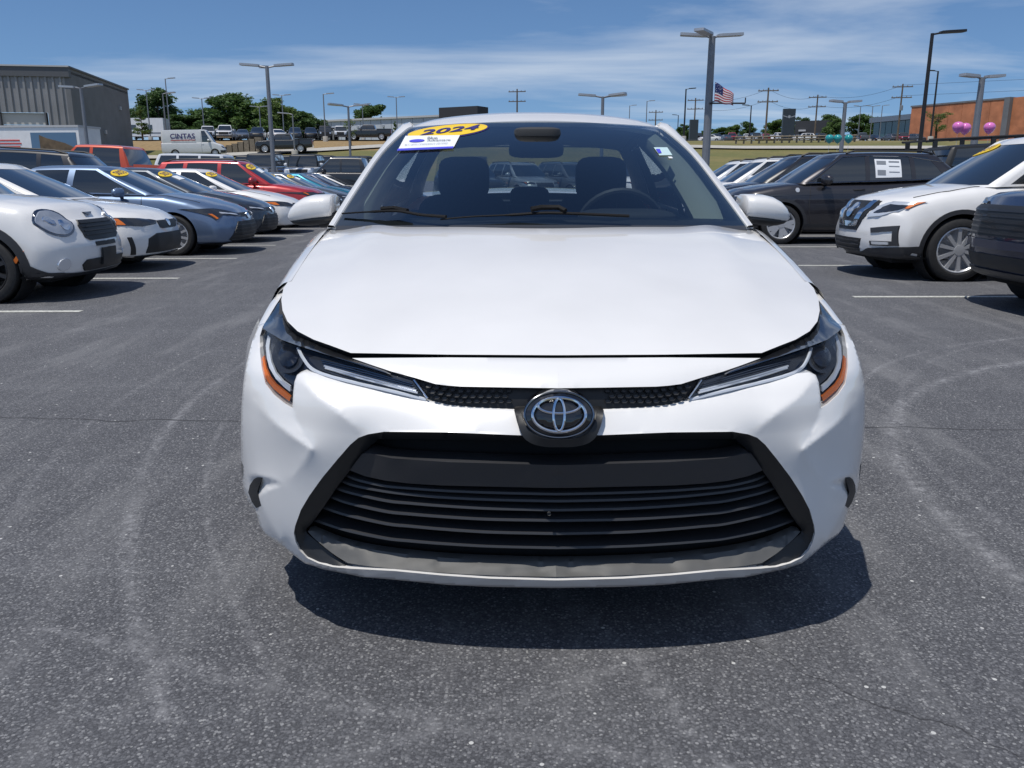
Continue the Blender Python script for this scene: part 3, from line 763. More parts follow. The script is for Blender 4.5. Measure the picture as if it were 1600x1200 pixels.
for s in (-1, 1):
    c = cols; fr = MB()
    for a, b in (('a0', 'a1'), ('b0', 'b1'), ('c1', 'd0')): fr.add(*side_grid(s, c[a], c[b], 0, 1))
    fr.add(*side_grid(s, c['a0'], c['d0'], .93, 1.03, 30, 2)); fr.add(*side_grid(s, c['a0'], c['d0'], -.03, .04, 30, 1))
    fr.build('door_frame', M_WHITE, car, True, 40)
    mk('side_window', *side_grid(s, c['a1'], c['b0'], .04, .93, inset=.006), M_SIDEGLASS, car)
    mk('side_window', *side_grid(s, c['b1'], c['c0'], .04, .93, inset=.006), M_SIDEGLASS, car)
    mk('quarter_trim', *side_grid(s, c['c0'], c['c1'], .04, .93, inset=.004), M_BLACKPL, car)
    mk('pillar_trim', *side_grid(s, (2.54, 2.54), (2.68, 2.68), 0, 1, inset=.03), M_DARK, car)
    mk('pillar_trim', *side_grid(s, (3.48, 3.24), (4.04, 3.43), -.05, 1.02, inset=.035), M_DASH0, car)
    mk('roof_trim', *side_grid(s, c['a1'], c['d0'], .90, 1.03, 24, 2, inset=.035), M_DASH0, car)
    V = []; F = []
    for i in range(WS_N):
        q = 1 - i / (WS_N - 1)
        for u_, dy_, dz_ in ((.975, .02, -.02), (.93, .03, -.025), ((.86 if s > 0 else .91) + .02 * (1 - q), .06, -.035), ((.80 if s > 0 else .87) + .06 * (1 - q), .12, -.05), ((.82 if s > 0 else .89) + .05 * (1 - q), .20, -.07)):
            p = ws_point(s * u_, i); V.append((p[0], p[1] + dy_, p[2] + dz_))
    for i in range(WS_N - 1):
        for k in range(4): q = i * 5 + k; F.append((q, q + 1, q + 6, q + 5))
    mk('pillar_trim', V, F, pm('cabin_cream', (.42, .44, .36), .8), car, True, 50)
# rear window
V = []; F = []
for i in range(7):
    t = i / 6
    for k in range(13):
        u = -1 + k / 6; V.append((u * lerp(.54, .64, t), lerp(3.40, 3.95, t) + (.03 - .10 * t) * u * u, lerp(1.402, 1.085, t) - .03 * u * u + .015 * math.sin(math.pi * t)))
for i in range(6):
    for k in range(12): a = i * 13 + k; F.append((a, a + 13, a + 14, a + 1))
mk('rear_window', V, F, M_REARGLASS, car)
# ---- cowl, wipers
V = []; F = []
for k in range(25):
    u = -1 + k / 12; s0 = ws_point(u * .985, 0)
    hx = u * .765; hy = 1.10 + .21 * u * u
    V += [(s0[0], s0[1] + .05, s0[2] + .018), (s0[0], s0[1] - .03, s0[2] - .010), (hx, hy + .0, s0[2] - .045)]
for k in range(24):
    for j in range(2): a = k * 3 + j; F.append((a, a + 1, a + 4, a + 3))
mk('cowl', V, F, M_GREYPL, car)
M_WIPER = pm('wiper_rubber', (.007, .007, .008), .7, spec=.2)
def wiper(pts, rad):
    wp = MB().tube([on_ws(a, b, o) for a, b, o in pts], rad, 6, True, .7).build('wiper', M_WIPER, car); return wp
w1 = wiper(spline([(537,338,.012),(580,338.5,.02),(625,341,.03),(660,347,.03),(700,352,.035)], 5), [.005] * 6 + [.008] * 15)
w2 = wiper(spline([(690,350.5,.02),(740,346,.02),(800,343.5,.02),(845,343,.026),(885,345,.03),(980,349,.03)], 5), [.0045] * 10 + [.008] * 16)
MB().tube([on_ws(a, b, .04) for a, b in ((830,342.5),(845,339.5),(872,339.5),(882,345))], .010, 6).build('wiper_joint', M_WIPER, w2)
MB().tube([on_ws(a, b, .03) for a, b in ((600,337.5),(620,336.5),(640,341))], .009, 6).build('wiper_joint', M_WIPER, w1)
# ---- stickers on the glass
el = [(699.5 + 64.5 * math.cos(R(a)), 205.5 - .105 * 64.5 * math.cos(R(a)) + 10.6 * math.sin(R(a))) for a in range(0, 360, 8)]
el2 = [(699.5 + 62.3 * math.cos(R(a)), 205.5 - .105 * 62.3 * math.cos(R(a)) + 9.1 * math.sin(R(a))) for a in range(0, 360, 8)]
st = ws_decal('year_sticker', el, M_NAVYINK, windshield, .0015, 7)
ws_decal('sticker_face', el2, M_YELLOW, st, .0035, 7)
ws_text('sticker_text', '2024', [(656, 213.5), (744, 204.5), (754, 196), (664, 205)], M_NAVYINK, st, .0065, 0.0, True)
cd = ws_decal('dealer_card', [(634,213.5),(719,212.5),(708,233.8),(621,237.6)], M_PAPER, windshield, .004, 8)
ws_decal('card_stripe', [(622.5,234.5),(709.5,231),(708,233.9),(621,237.7)], M_BLUEINK, cd, .007, 8)
ws_decal('card_logo', [(652 + 12 * math.cos(R(a)), 222 + 2.2 * math.sin(R(a)) - .05 * 12 * math.cos(R(a))) for a in range(0, 360, 20)], M_BLUEINK, cd, .007, 6)
ws_text('card_text', 'Blue', [(668, 219.6), (684, 219.2), (684.6, 216), (668.6, 216.3)], M_GREYINK, cd, .008, .1)
ws_text('card_text', 'Advantage', [(667, 224), (704, 223), (705, 219.6), (668, 220.4)], M_GREYINK, cd, .008, .1)
ws_text('card_text', 'BUY WITH CONFIDENCE CERTIFIED', [(633, 229.8), (700, 227), (701, 225.2), (634, 227.8)], M_GREYINK, cd, .008, .1, False)
tag_ = ws_decal('inspection_tag', [(1021,231.5),(1042,231.5),(1050,243.5),(1030,244)], pm('tag_paper', (.55, .72, .74), .5), windshield, .004, 6)
ws_decal('tag_mark', [(1024,235),(1030,235),(1033,241),(1028,241.5)], M_BLUEINK, tag_, .007, 5)
ws_decal('inspection_tag', [(1043,246),(1049,246),(1051,248.5),(1045,248.5)], M_PAPER, windshield, .004, 4)
# ---- mirrors
def loft_x(sts, n=20, ex=2.6):
    """stations (x, yc, zc, ry, rz): superellipse rings"""
    V = []; F = []
    for x, yc, zc_, ry, rz in sts:
        for k in range(n):
            a = 2 * math.pi * k / n; c, s = math.cos(a), math.sin(a)
            V.append((x, yc + ry * math.copysign(abs(c) ** (2 / ex), c), zc_ + rz * math.copysign(abs(s) ** (2 / ex), s)))
    m = len(sts)
    for i in range(m - 1):
        for k in range(n): F.append((i * n + k, i * n + (k + 1) % n, (i + 1) * n + (k + 1) % n, (i + 1) * n + k))
    F.append(tuple(range(n))[::-1]); F.append(tuple((m - 1) * n + k for k in range(n)))
    return V, F
for s in (-1, 1):
    top = [(303.5, 516.5), (303.5, 505), (304, 490), (307.5, 475), (314, 463), (323, 454), (331, 449.5), (336, 447.8)]
    st_ = []
    for (yt_, xp), zb_ in zip(top, (338, 339.5, 341, 342.5, 343, 342, 339.5, 337.5)):
        a = absy3([(xp, yt_, 1.60)])[0]; b = absy3([(xp, zb_ + 6, 1.60)])[0]
        rz = max(.004, (a[2] - b[2]) / 2); f = rz / .055
        st_.append((a[0], 1.655, (a[2] + b[2]) / 2, .03 + .075 * min(1, f), rz))
    st_ = [(st_[0][0] + .005, 1.655, st_[0][2], st_[0][3] * .93, st_[0][4] * .93)] + st_
    V, F = loft_x(st_, 30, 3.0)
    V = [(-s * v[0], v[1], v[2]) for v in V]
    shell = mk('mirror', V, F if s > 0 else [f[::-1] for f in F], M_WHITE, car, True, 60)
    lo_ = [(x * .995, y + .004, z - rz * .80, ry * .97, rz * .46) for x, y, z, ry, rz in st_]
    V, F = loft_x(lo_, 22, 2.2); mk('mirror_base', [(-s * v[0], v[1], v[2]) for v in V], F if s > 0 else [f[::-1] for f in F], M_BLACKPL, shell, True, 60)
    x_in = abs(st_[0][0])
    MB().tube([(s * .775, 1.60, .985), (s * (x_in + .005), 1.64, .995), (s * (x_in + .06), 1.655, .99)], [.05, .036, .03], 10, True, .7).build('mirror_arm', M_BLACKPL, shell)
    MB().box(*sorted((s * (x_in + .012), s * (x_in + .13))), 1.725, 1.74, .99, 1.075).build('mirror_glass', M_DCHROME, shell)
# ---- cabin interior
M_SEAT = pm('seat_cloth', (.030, .032, .036), .9, noise=(60, .2)); M_DASH = pm('dashboard', (.035, .037, .04), .7, bump=(300, .2, .001))
M_LINER = pm('headliner', (.20, .20, .19), .9)
def rbox(x0, x1, y0, y1, z0, z1, e=5, n=10, M=None):
    """rounded block"""
    V = []; F = []; cx_, cy_, cz_ = (x0 + x1) / 2, (y0 + y1) / 2, (z0 + z1) / 2
    for i in range(n + 1):
        p = -math.pi / 2 + math.pi * i / n
        for k in range(2 * n):
            a = math.pi * k / n
            f = lambda v: math.copysign(abs(v) ** (2 / e), v)
            q = Vector((cx_ + (x1 - x0) / 2 * f(math.cos(p)) * f(math.cos(a)), cy_ + (y1 - y0) / 2 * f(math.cos(p)) * f(math.sin(a)), cz_ + (z1 - z0) / 2 * f(math.sin(p))))
            V.append(M @ q if M is not None else q)
    for i in range(n):
        for k in range(2 * n): F.append((i * 2 * n + k, i * 2 * n + (k + 1) % (2 * n), (i + 1) * 2 * n + (k + 1) % (2 * n), (i + 1) * 2 * n + k))
    return V, F
for x0 in (-.36, .36):
    tilt = Matrix.Translation((x0, 2.48, .45)) @ Matrix.Rotation(R(-17), 4, 'X')
    se = mk('front_seat', *rbox(-.25, .25, -.07, .08, .0, .66, 5, 10, tilt), M_SEAT, car)
    mk('headrest', *rbox(-.135, .135, -.05, .06, .64, .86, 4, 10, tilt), M_SEAT, se)
    mk('seat_cushion', *rbox(x0 - .25, x0 + .25, 2.02, 2.55, .32, .48, 5), M_SEAT, se)
rs = mk('rear_seat', *rbox(-.64, .64, 3.25, 3.45, .45, 1.02, 6), M_SEAT, car)
for x0 in (-.42, 0, .42): mk('headrest', *rbox(x0 - .12, x0 + .12, 3.34, 3.43, .97, 1.12, 4), M_SEAT, rs)
MB().box(-.66, .66, 3.42, 3.92, 1.0, 1.03).build('parcel_shelf', M_DASH, car)
mk('dashboard', *rbox(-.72, .72, 1.30, 1.80, .70, 1.0, 6), M_DASH, car)
mk('instrument_hood', *rbox(.16, .56, 1.52, 1.80, .93, 1.045, 4), M_DASH, car)
sw = Matrix.Translation((.37, 1.96, .945)) @ Matrix.Rotation(R(-65), 4, 'X')
stw = MB().tube([sw @ Vector((.185 * math.cos(2 * math.pi * k / 32), .185 * math.sin(2 * math.pi * k / 32), 0)) for k in range(34)], .015, 8, False).build('steering_wheel', pm('wheel_leather', (.07, .072, .075), .6), car)
MB().box(-.17, .17, -.025, .025, -.012, .012, sw).box(-.02, .02, -.17, 0, -.012, .012, sw).box(-.06, .06, -.06, .06, -.01, .02, sw).build('steering_hub', M_DASH, stw)
p_ = absy3([(835, 234, 2.02)])[0]
rv = mk('rear_view_mirror', *rbox(-.122, .122, p_[1] - .02, p_[1] + .025, p_[2] - .036, p_[2] + .036, 4), M_DASH, car)
mk('sensor_box', *rbox(-.10, .10, 1.80, 1.98, 1.325, 1.375, 4), M_DASH, car)
MB().tube([(0, 1.98, 1.36), (0, p_[1] + .01, p_[2] + .03)], .012, 6).build('mirror_stalk', M_DASH, rv)
for s in (-1, 1): MB().box(*sorted((s * .70, s * .775)), 1.45, 3.9, .35, .965).build('door_panel', M_DASH, car)
MB().box(-.70, .70, 1.2, 3.9, .30, .34).build('cabin_floor', M_DARK, car)
V = []; F = []; K = 10
for i in range(9):
    for k in range(K + 1):
        u = -1 + 2 * k / K; y = lerp(2.06 + .12 * u * u, 3.36, i / 8); V.append((u * .55, y, float(interp(ROOFC, y)) - .05 - .035 * u * u))
for i in range(8):
    for k in range(K): a = i * (K + 1) + k; F.append((a, a + K + 1, a + K + 2, a + 1))
mk('headliner', V, F, M_LINER, car)

# ================================================================== PARKED VEHICLES
# local frame: nose towards -y, origin on the ground under the middle of the vehicle
SECT = [(0,0),(.55,0),(.82,.0),(.90,.015),(.95,.06),(.975,.14),(.988,.25),(.997,.36),(1,.47),(.998,.57),(.99,.67),(.978,.76),(.962,.84),(.935,.905),(.895,.95),(.83,.98),(.72,.995),(.5,1.012),(.25,1.022),(0,1.025)]
BOXY = [(0,0),(.55,0),(.84,.0),(.93,.01),(.97,.04),(.985,.12),(.993,.25),(.998,.36),(1,.47),(1,.57),(.998,.67),(.995,.76),(.99,.85),(.98,.93),(.955,.97),(.90,.99),(.78,1.0),(.5,1.008),(.25,1.012),(0,1.014)]
def lower_body(S):
    L, W = S['L'], S['W'] / 2; top = S['top']; bot = S['bot']; fb, rb = S.get('fbow', .32), S.get('rbow', .22)
    sect = BOXY if S.get('boxy') else SECT
    ys = sorted(set(np.round(list(np.arange(0, L, .06)) + [L] + [S['fa'] + d for d in np.arange(-.46, .47, .04)] + [S['ra'] + d for d in np.arange(-.46, .47, .04)], 3)))
    ys = [ys[0]] + [y for a, y in zip(ys[:-1], ys[1:]) if y - a > .012]
    ys[-1] = L
    rings = []
    def ring(y, sc, dy):
        zt = float(interp(top, y)); zb = float(interp(bot, y)); zm = (zt + zb) / 2; pts = []
        fr = np.clip(1 - y / 1.3, 0, 1); rr = np.clip(1 - (L - y) / 1.2, 0, 1)
        wy = W * (1 - S.get('fnar', .05) * fr ** 2 - S.get('rnar', .06) * rr ** 2)
        full = [(u, v) for u, v in sect] + [(-u, v) for u, v in sect[-2:0:-1]]
        for u, v in full:
            x = u * wy; z = zb + v * (zt - zb)
            x *= sc; z = zm + (z - zm) * (1 - (1 - sc) * .8)
            a = abs(x) / W
            yy = y + dy + fb * a ** 3.2 * fr ** 1.4 - rb * a ** 3.2 * rr ** 1.4
            # front face leans: chin and hood edge set back
            vv = (z - zb) / max(.01, zt - zb); yy += fr ** 3 * (.05 * max(0, .3 - vv) / .3 + S.get('lean', .05) * max(0, vv - .55) / .45) - rr ** 3 * .05 * max(0, .35 - vv) / .35
            pts.append((x, yy - L / 2, z))
        return pts
    for sc, dy in ((.02, -.052), (.5, -.050), (.80, -.045), (.92, -.034), (.97, -.018)): rings.append(ring(0, sc, dy))
    for y in ys: rings.append(ring(y, 1, 0))
    for sc, dy in ((.97, .018), (.92, .034), (.80, .045), (.5, .050), (.02, .052)): rings.append(ring(L, sc, dy))
    m = len(rings[0]); V = [p for r in rings for p in r]; F = []
    for i in range(len(rings) - 1):
        for k in range(m):
            f = (i * m + k, i * m + (k + 1) % m, (i + 1) * m + (k + 1) % m, (i + 1) * m + k); F.append(f[::-1])
    F.append(tuple(range(m))); F.append(tuple((len(rings) - 1) * m + k for k in range(m))[::-1])
    raw = BVHTree.FromPolygons([Vector(v) for v in V], F)
    cw = [(S['fa'] - L / 2, S['wr']), (S['ra'] - L / 2, S['wr'])]
    V2, F2 = cut_wheels(V, F, cw, S['wr'] * S.get('arch', 1.15), W * .62)
    return V2, F2, raw
def greenhouse(S):
    """stack of horizontal slices; returns dict of sub-meshes"""
    L, W = S['L'], S['W'] / 2; H = S['H']; g = S['gh']
    yf0, yf1, yr1, yr0 = g['f0'], g['f1'], g['r1'], g['r0']; wb_, wr_ = g.get('wb', .90) * W, g.get('wr', .72) * W
    zb0, zb1 = g['z0'], g['z1']; bow = g.get('bow', .16); rbow = g.get('rbow', .10)
    cols = g['cols']   # list of (y_belt, y_top) side columns; first/last are the pillar corners
    T = [0, .05, .14, .3, .5, .7, .84, .93, 1.0]; KF, KR = 10, 8
    rings = []; tags = None
    arch = g.get('arch', .035); ztop = H - g.get('crown', .05)
    def roofz(y): return ztop - arch * ((y - (yf1 + yr1) / 2) / ((yr1 - yf1) / 2 + .25)) ** 2
    sub = []
    for a, b in zip(cols[:-1], cols[1:]):
        for q in range(3): sub.append((a[0] + (b[0] - a[0]) * q / 3, a[1] + (b[1] - a[1]) * q / 3))
    sub.append(cols[-1])
    for t in T:
        w_ = wb_ + (wr_ - wb_) * t + .03 * math.sin(math.pi * t) * W; half = []
        yf = yf0 + (yf1 - yf0) * t - .03 * math.sin(math.pi * t); yr = yr0 + (yr1 - yr0) * t + .03 * math.sin(math.pi * t)
        for k in range(KF): u = .93 * k / (KF - 1); half.append((u * w_, yf + bow * u ** 2.2, t))
        for (yb, yt) in sub: half.append((w_, yb + (yt - yb) * t, t))
        for k in range(KR): u = .93 * (1 - k / (KR - 1)); half.append((u * w_, yr - rbow * u ** 2.2, t))
        ring = []
        for (x, y, t_) in half:
            zb = zb0 + (zb1 - zb0) * np.clip((y - yf0) / (yr0 - yf0), 0, 1)
            ring.append((x, y, zb + (roofz(y) - zb) * t_))
        rings.append(ring)
    for ins, up in ((.035, .018), (.10, .034), (.24, .046), (.45, .05)):
        ring = []
        cy = (yf1 + yr1) / 2
        for (x, y, z) in rings[len(T) - 1]:
            f = 1 - ins / max(W * .72, .5) * 1.0; fy = 1 - ins / ((yr1 - yf1) / 2 + .1)
            nx, ny = x * max(.02, f), cy + (y - cy) * max(.1, fy)
            ring.append((nx, ny, roofz(ny) + up * (S.get('crownk', 1))))
        rings.append(ring)
    n = len(rings[0]); V = []; idx = {}
    full = []
    for r in rings:
        row = [(x, y - L / 2, z) for x, y, z in r] + [(-x, y - L / 2, z) for x, y, z in r[-2:0:-1]]
        full.append(row)
    m = len(full[0]); V = [p for r in full for p in r]
    colidx = {}
    for q in range(len(cols)): colidx[q] = KF + 3 * q
    parts = {'cabin': []}
    def where(k):   # plan face k -> region
        kk = k if k < n - 1 else m - 1 - k
        side = 1 if k < n - 1 else -1
        if kk < KF - 1: return ('front', side)
        if kk >= KF + len(sub): return ('rear', side)
        for wi, (a, b) in enumerate(g['wins']):
            if colidx[a] <= kk < colidx[b]: return ('win%d' % wi, side)
        return ('body', side)
    for i in range(len(full) - 1):
        for k in range(m):
            f = (i * m + k, i * m + (k + 1) % m, (i + 1) * m + (k + 1) % m, (i + 1) * m + k)
            reg, side = where(k); key = 'cabin'
            if reg == 'front' and 1 <= i <= 6: key = 'windshield'
            elif reg == 'rear' and 2 <= i <= 6 and not g.get('norear'): key = 'rear_window'
            elif reg.startswith('win') and 1 <= i <= 6: key = (reg, side)
            parts.setdefault(key, []).append(f)
    parts['cabin'].append(tuple((len(full) - 1) * m + k for k in range(m)))
    outp = {}
    for key, fs in parts.items():
        used = sorted(set(i for f in fs for i in f)); mp_ = {i: j for j, i in enumerate(used)}
        vv = [V[i] for i in used]
        if key != 'cabin':
            c = Vector((0, np.mean([v[1] for v in V]), np.mean([v[2] for v in V]) ))
            vv = [tuple(Vector(v) + (c - Vector(v)).normalized() * .004) for v in vv]
        outp[key] = (vv, [tuple(mp_[i] for i in f) for f in fs])
    bvh = BVHTree.FromPolygons([Vector(v) for v in V], [f for fs in parts.values() for f in fs])
    return outp, bvh
class Proj:
    """casts outlines drawn in front / side / rear / top view onto the shell"""
    def __init__(s, bvhs, S): s.b = bvhs; s.S = S
    def hit(s, o, d):
        best = None
        for b in s.b:
            h = b.ray_cast(o, d)
            if h[0] is not None and (best is None or h[3] < best[3]): best = h
        return best
    def point(s, view, a, b, off):
        L = s.S['L']
        if view == 'front': o, d = Vector((a, -L, b)), Vector((0, 1, 0))
        elif view == 'rear': o, d = Vector((a, L, b)), Vector((0, -1, 0))
        elif view == 'right': o, d = Vector((-3, a - L / 2, b)), Vector((1, 0, 0))     # car's right-hand side is -x with nose to -y
        elif view == 'left': o, d = Vector((3, a - L / 2, b)), Vector((-1, 0, 0))
        else: o, d = Vector((a, b - L / 2, 5)), Vector((0, 0, -1))
        h = s.hit(o, d)
        if h is None:
            best = None
            for b_ in s.b:
                q = b_.find_nearest(o + d * (abs(o.x) if view in ('left', 'right') else L * .5))
                if q[0] is not None and (best is None or q[3] < best[3]): best = q
            h = best
        n = h[1]
        if n.dot(d) > 0: n = -n
        return h[0] + n * off
    def decal(s, view, poly, off=.006, step=.06):
        P, T = cdt_patch([(a, b, 0) for a, b in poly], [], step)
        V = [s.point(view, p[0], p[1], off) for p in P]
        d = {'front': Vector((0, -1, 0)), 'rear': Vector((0, 1, 0)), 'right': Vector((-1, 0, 0)), 'left': Vector((1, 0, 0)), 'top': Vector((0, 0, 1))}[view]
        nn = sum(((V[f[1]] - V[f[0]]).cross(V[f[2]] - V[f[0]]) for f in T), Vector())
        if nn.dot(d) < 0: T = [tuple(reversed(f)) for f in T]
        return rimmed(V, T, tuple(-d * min(.02, off + .006)))
    def line(s, view, pts, rad, off=.001, step=.06):
        Q = [s.point(view, a, b, off) for a, b in polyline(pts, step)]
        mb = MB().tube(Q, rad, 5); return mb.v, mb.f
def clone_mat(o, mat):
    o.material_slots[0].link = 'OBJECT'; o.material_slots[0].material = mat
PROTO = {}
DSTEP = {'front': .032, 'rear': .08, 'left': .07, 'right': .07, 'top': .08}
def circ(cx_, cy_, rx, ry, n=16, a0=0, a1=360): return [(cx_ + rx * math.cos(R(a0 + (a1 - a0) * k / n)), cy_ + ry * math.sin(R(a0 + (a1 - a0) * k / n))) for k in range(n + (0 if a1 - a0 == 360 else 1))]
def build_proto(S):
    """list of (name, mesh, material key or material, parent index)"""
    parts = []
    V, F, raw = lower_body(S); gh, gb = greenhouse(S); W = S['W'] / 2; L = S['L']
    PJ = Proj([raw, gb], S)
    def add(name, v, f, mat, par=None, angle=40, smooth=True):
        parts.append((name, mesh(name, v, f, smooth, angle), mat, par)); return len(parts) - 1
    add('body', V, F, 'paint', angle=45)
    add('cabin', *gh['cabin'], S.get('cabin_mat', 'paint'), angle=45)
    ws = None
    for key, (v, f) in gh.items():
        if key == 'cabin': continue
        nm = 'windshield' if key == 'windshield' else 'rear_window' if key == 'rear_window' else 'side_window'
        if nm == 'side_window' and S.get('blank') and key[0] in S['blank']:
            add('side_panel', v, f, 'paint'); continue
        i = add(nm, v, f, M_GLASS)
        if nm == 'windshield': ws = i
    for nm, view, poly, mat, off in S.get('decals', []):
        views = {'sides': ('left', 'right')}.get(view, (view,))
        for vw in views:
            polys = [poly]
            if vw in ('front', 'rear') and (max(p[0] for p in poly) <= 0.001 or min(p[0] for p in poly) >= -0.001) and (abs(min(p[0] for p in poly)) > .02 or max(p[0] for p in poly) > .02) and not (min(p[0] for p in poly) < -.001 < .001 < max(p[0] for p in poly)):
                polys = [poly, [(-a, b) for a, b in reversed(poly)]]
            for pl in polys:
                v, f = PJ.decal(vw, pl, off + (.004 if vw == 'front' else .002), DSTEP.get(vw, .07)); add(nm, v, f, mat)
    for nm, view, pts, rad, mat in S.get('lines', []):
        for vw in {'sides': ('left', 'right')}.get(view, (view,)):
            pl = [pts]
            if vw in ('front', 'rear') and max(p[0] for p in pts) < -.02: pl = [pts, [(-a, b) for a, b in pts]]
            for q in pl: v, f = PJ.line(vw, q, rad); add(nm, v, f, mat)
    # wheel arch liners
    for s in (-1, 1):
        for a in (S['fa'], S['ra']):
            Rr = S['wr'] * S.get('arch', 1.15) * 1.0
            mb = MB().lathe([(Rr, 0), (Rr, .30), (.01, .30)], 24, Matrix.Translation((s * (W - .04), a - L / 2, S['wr'])) @ Matrix.Rotation(R(-90 * s), 4, 'Y'))
            add('wheel_arch', mb.v, mb.f, M_DARK)
            if S.get('clad'):
                ang = np.linspace(-12, 192, 26); vv = []; ff = []; r0 = Rr * .985; r1 = Rr + S['clad']
                for q in ang:
                    for r_, o_ in ((r0, -.05), (r0, .012), (r1, .012), (r1, -.004)):
                        y_ = a + r_ * math.cos(R(q)); z_ = S['wr'] + r_ * math.sin(R(q)); r_x = min(r1, max(r_, Rr * 1.04))
                        p = PJ.point('left' if s > 0 else 'right', a + r_x * math.cos(R(q)), max(S['wr'] + r_x * math.sin(R(q)), .22), 0)
                        vv.append((p.x + s * o_, y_ - L / 2, max(z_, .18)))
                for i in range(len(ang) - 1):
                    for k in range(3): q = i * 4 + k; f = (q, q + 1, q + 5, q + 4); ff.append(f if s > 0 else f[::-1])
                add('arch_cladding', vv, ff, M_GREYPL)
    # mirrors
    my, mz = S.get('mirror', (S['gh']['f0'] + .55, S['gh']['z0'] + .09))
    for s in (-1, 1):
        ms = S.get('msize', 1.0)
        sts = [(W * .98, 0, 0, .05, .05), (W * 1.0, 0, 0, .09 * ms, .075 * ms), (W + .08, .01, 0, .085 * ms, .075 * ms), (W + .15, .025, -.005, .06 * ms, .06 * ms), (W + .18, .035, -.01, .02, .03)]
        v, f = loft_x([(x, my - L / 2 + a, mz + b, c * .8, d) for x, a, b, c, d in sts], 14, 3)
        i = add('mirror', [(s * p[0], p[1], p[2]) for p in v], f if s > 0 else [q[::-1] for q in f], S.get('mirror_mat', 'paint'), None, 60)
        mb = MB().tube([(s * W * .86, my - L / 2 + .02, mz - .08), (s * W * 1.02, my - L / 2, mz - .04)], .03, 8); add('mirror_arm', mb.v, mb.f, M_BLACKPL, i)
    for y_, z_ in S.get('handles', []):
        for s in ('left', 'right'):
            p = PJ.point(s, y_, z_, .012); q = PJ.point(s, y_ + .2, z_ + .005, .012); mb = MB().tube([p, (p + q) / 2 + Vector((.012 if s == 'left' else -.012, 0, 0)), q], .013, 6); add('door_handle', mb.v, mb.f, S.get('handle_mat', 'paint'))
    for it in S.get('extra', []):
        nm, mb, mat = it; add(nm, mb.v, mb.f, mat, None, 35)
    mb = MB().box(-W * .75, W * .75, -L / 2 + .25, L / 2 - .2, S['bot'][2][1] * .92, S['bot'][2][1] + .1); add('underbody', mb.v, mb.f, M_DARK)
    return parts, PJ
def place(kind, S, loc, rz, mat, label, cat, group=None, name=None, year=None, card=False, rim=M_ALLOY, style=None, small=False, tilt=0.0):
    if kind not in PROTO: PROTO[kind] = build_proto(S)
    parts, PJ = PROTO[kind]
    root = empty(name or S.get('name', 'parked_car'), loc, rz); setp(root, label, cat, group)
    root.rotation_euler = (0, tilt, rz)
    objs = []
    for nm, me, m_, par in parts:
        if small and nm in ('door_handle', 'mirror_arm', 'door_gap', 'arch_cladding', 'card', 'underbody'): objs.append(None); continue
        o = bpy.data.objects.new(nm, me); COL.objects.link(o)
        if len(me.materials) == 0: me.materials.append(mat if m_ == 'paint' else m_)
        if m_ == 'paint' and me.materials[0] is not mat: clone_mat(o, mat)
        o.parent = objs[par] if par is not None and objs[par] is not None else root
        objs.append(o)
    for s in (-1, 1):
        for a in (S['fa'], S['ra']):
            add_wheel(root, s * (S['W'] / 2 - S.get('track', .115)), a - S['L'] / 2, S['wr'], S.get('ww', .22), style or S.get('wheel', 'ten'), rim, random.random() * 2, S.get('rimf', .72))
    if year: windshield_sticker(root, S, year, card)
    return root
def windshield_sticker(root, S, year, card=False):
    """yellow year oval at the top corner of the windshield (car's right)"""
    parts, PJ = PROTO[[k for k in PROTO if PROTO[k][1].S is S][0]]
    g = S['gh']; W = S['W'] / 2
    def pt(u, v, off): # u across, v up from the windshield top corner in metres
        x = -g.get('wr', .72) * W * .60 + u; y = g['f1'] - .10 - v
        return PJ.point('top', x, y, off)
    def fin(name, P2, mat, par, off):
        P, T = cdt_patch([(a, b, 0) for a, b in P2], [], .05); V = [pt(p[0], p[1], off) for p in P]
        nn = (V[T[0][1]] - V[T[0][0]]).cross(V[T[0][2]] - V[T[0][0]])
        if nn.z < 0: T = [tuple(reversed(f)) for f in T]
        V, T = rimmed(V, T, (0, 0, -.008)); return mk(name, V, T, mat, par)
    st = fin('year_sticker', [(.25 * math.cos(a), .10 * math.sin(a)) for a in np.linspace(0, 2 * math.pi, 24, endpoint=False)], M_YELLOW, root, .009)
    vs, fs, asp = text_mesh2d(year, False)
    V = [pt(-.165 + .33 * u, .055 - .11 * (1 - v), .016) for u, v in vs]
    mk('sticker_text', V, fs, M_NAVYINK, st, False)
    if card: fin('dealer_card', [(0, .12), (.30, .12), (.30, .27), (0, .27)], M_PAPER, root, .008)

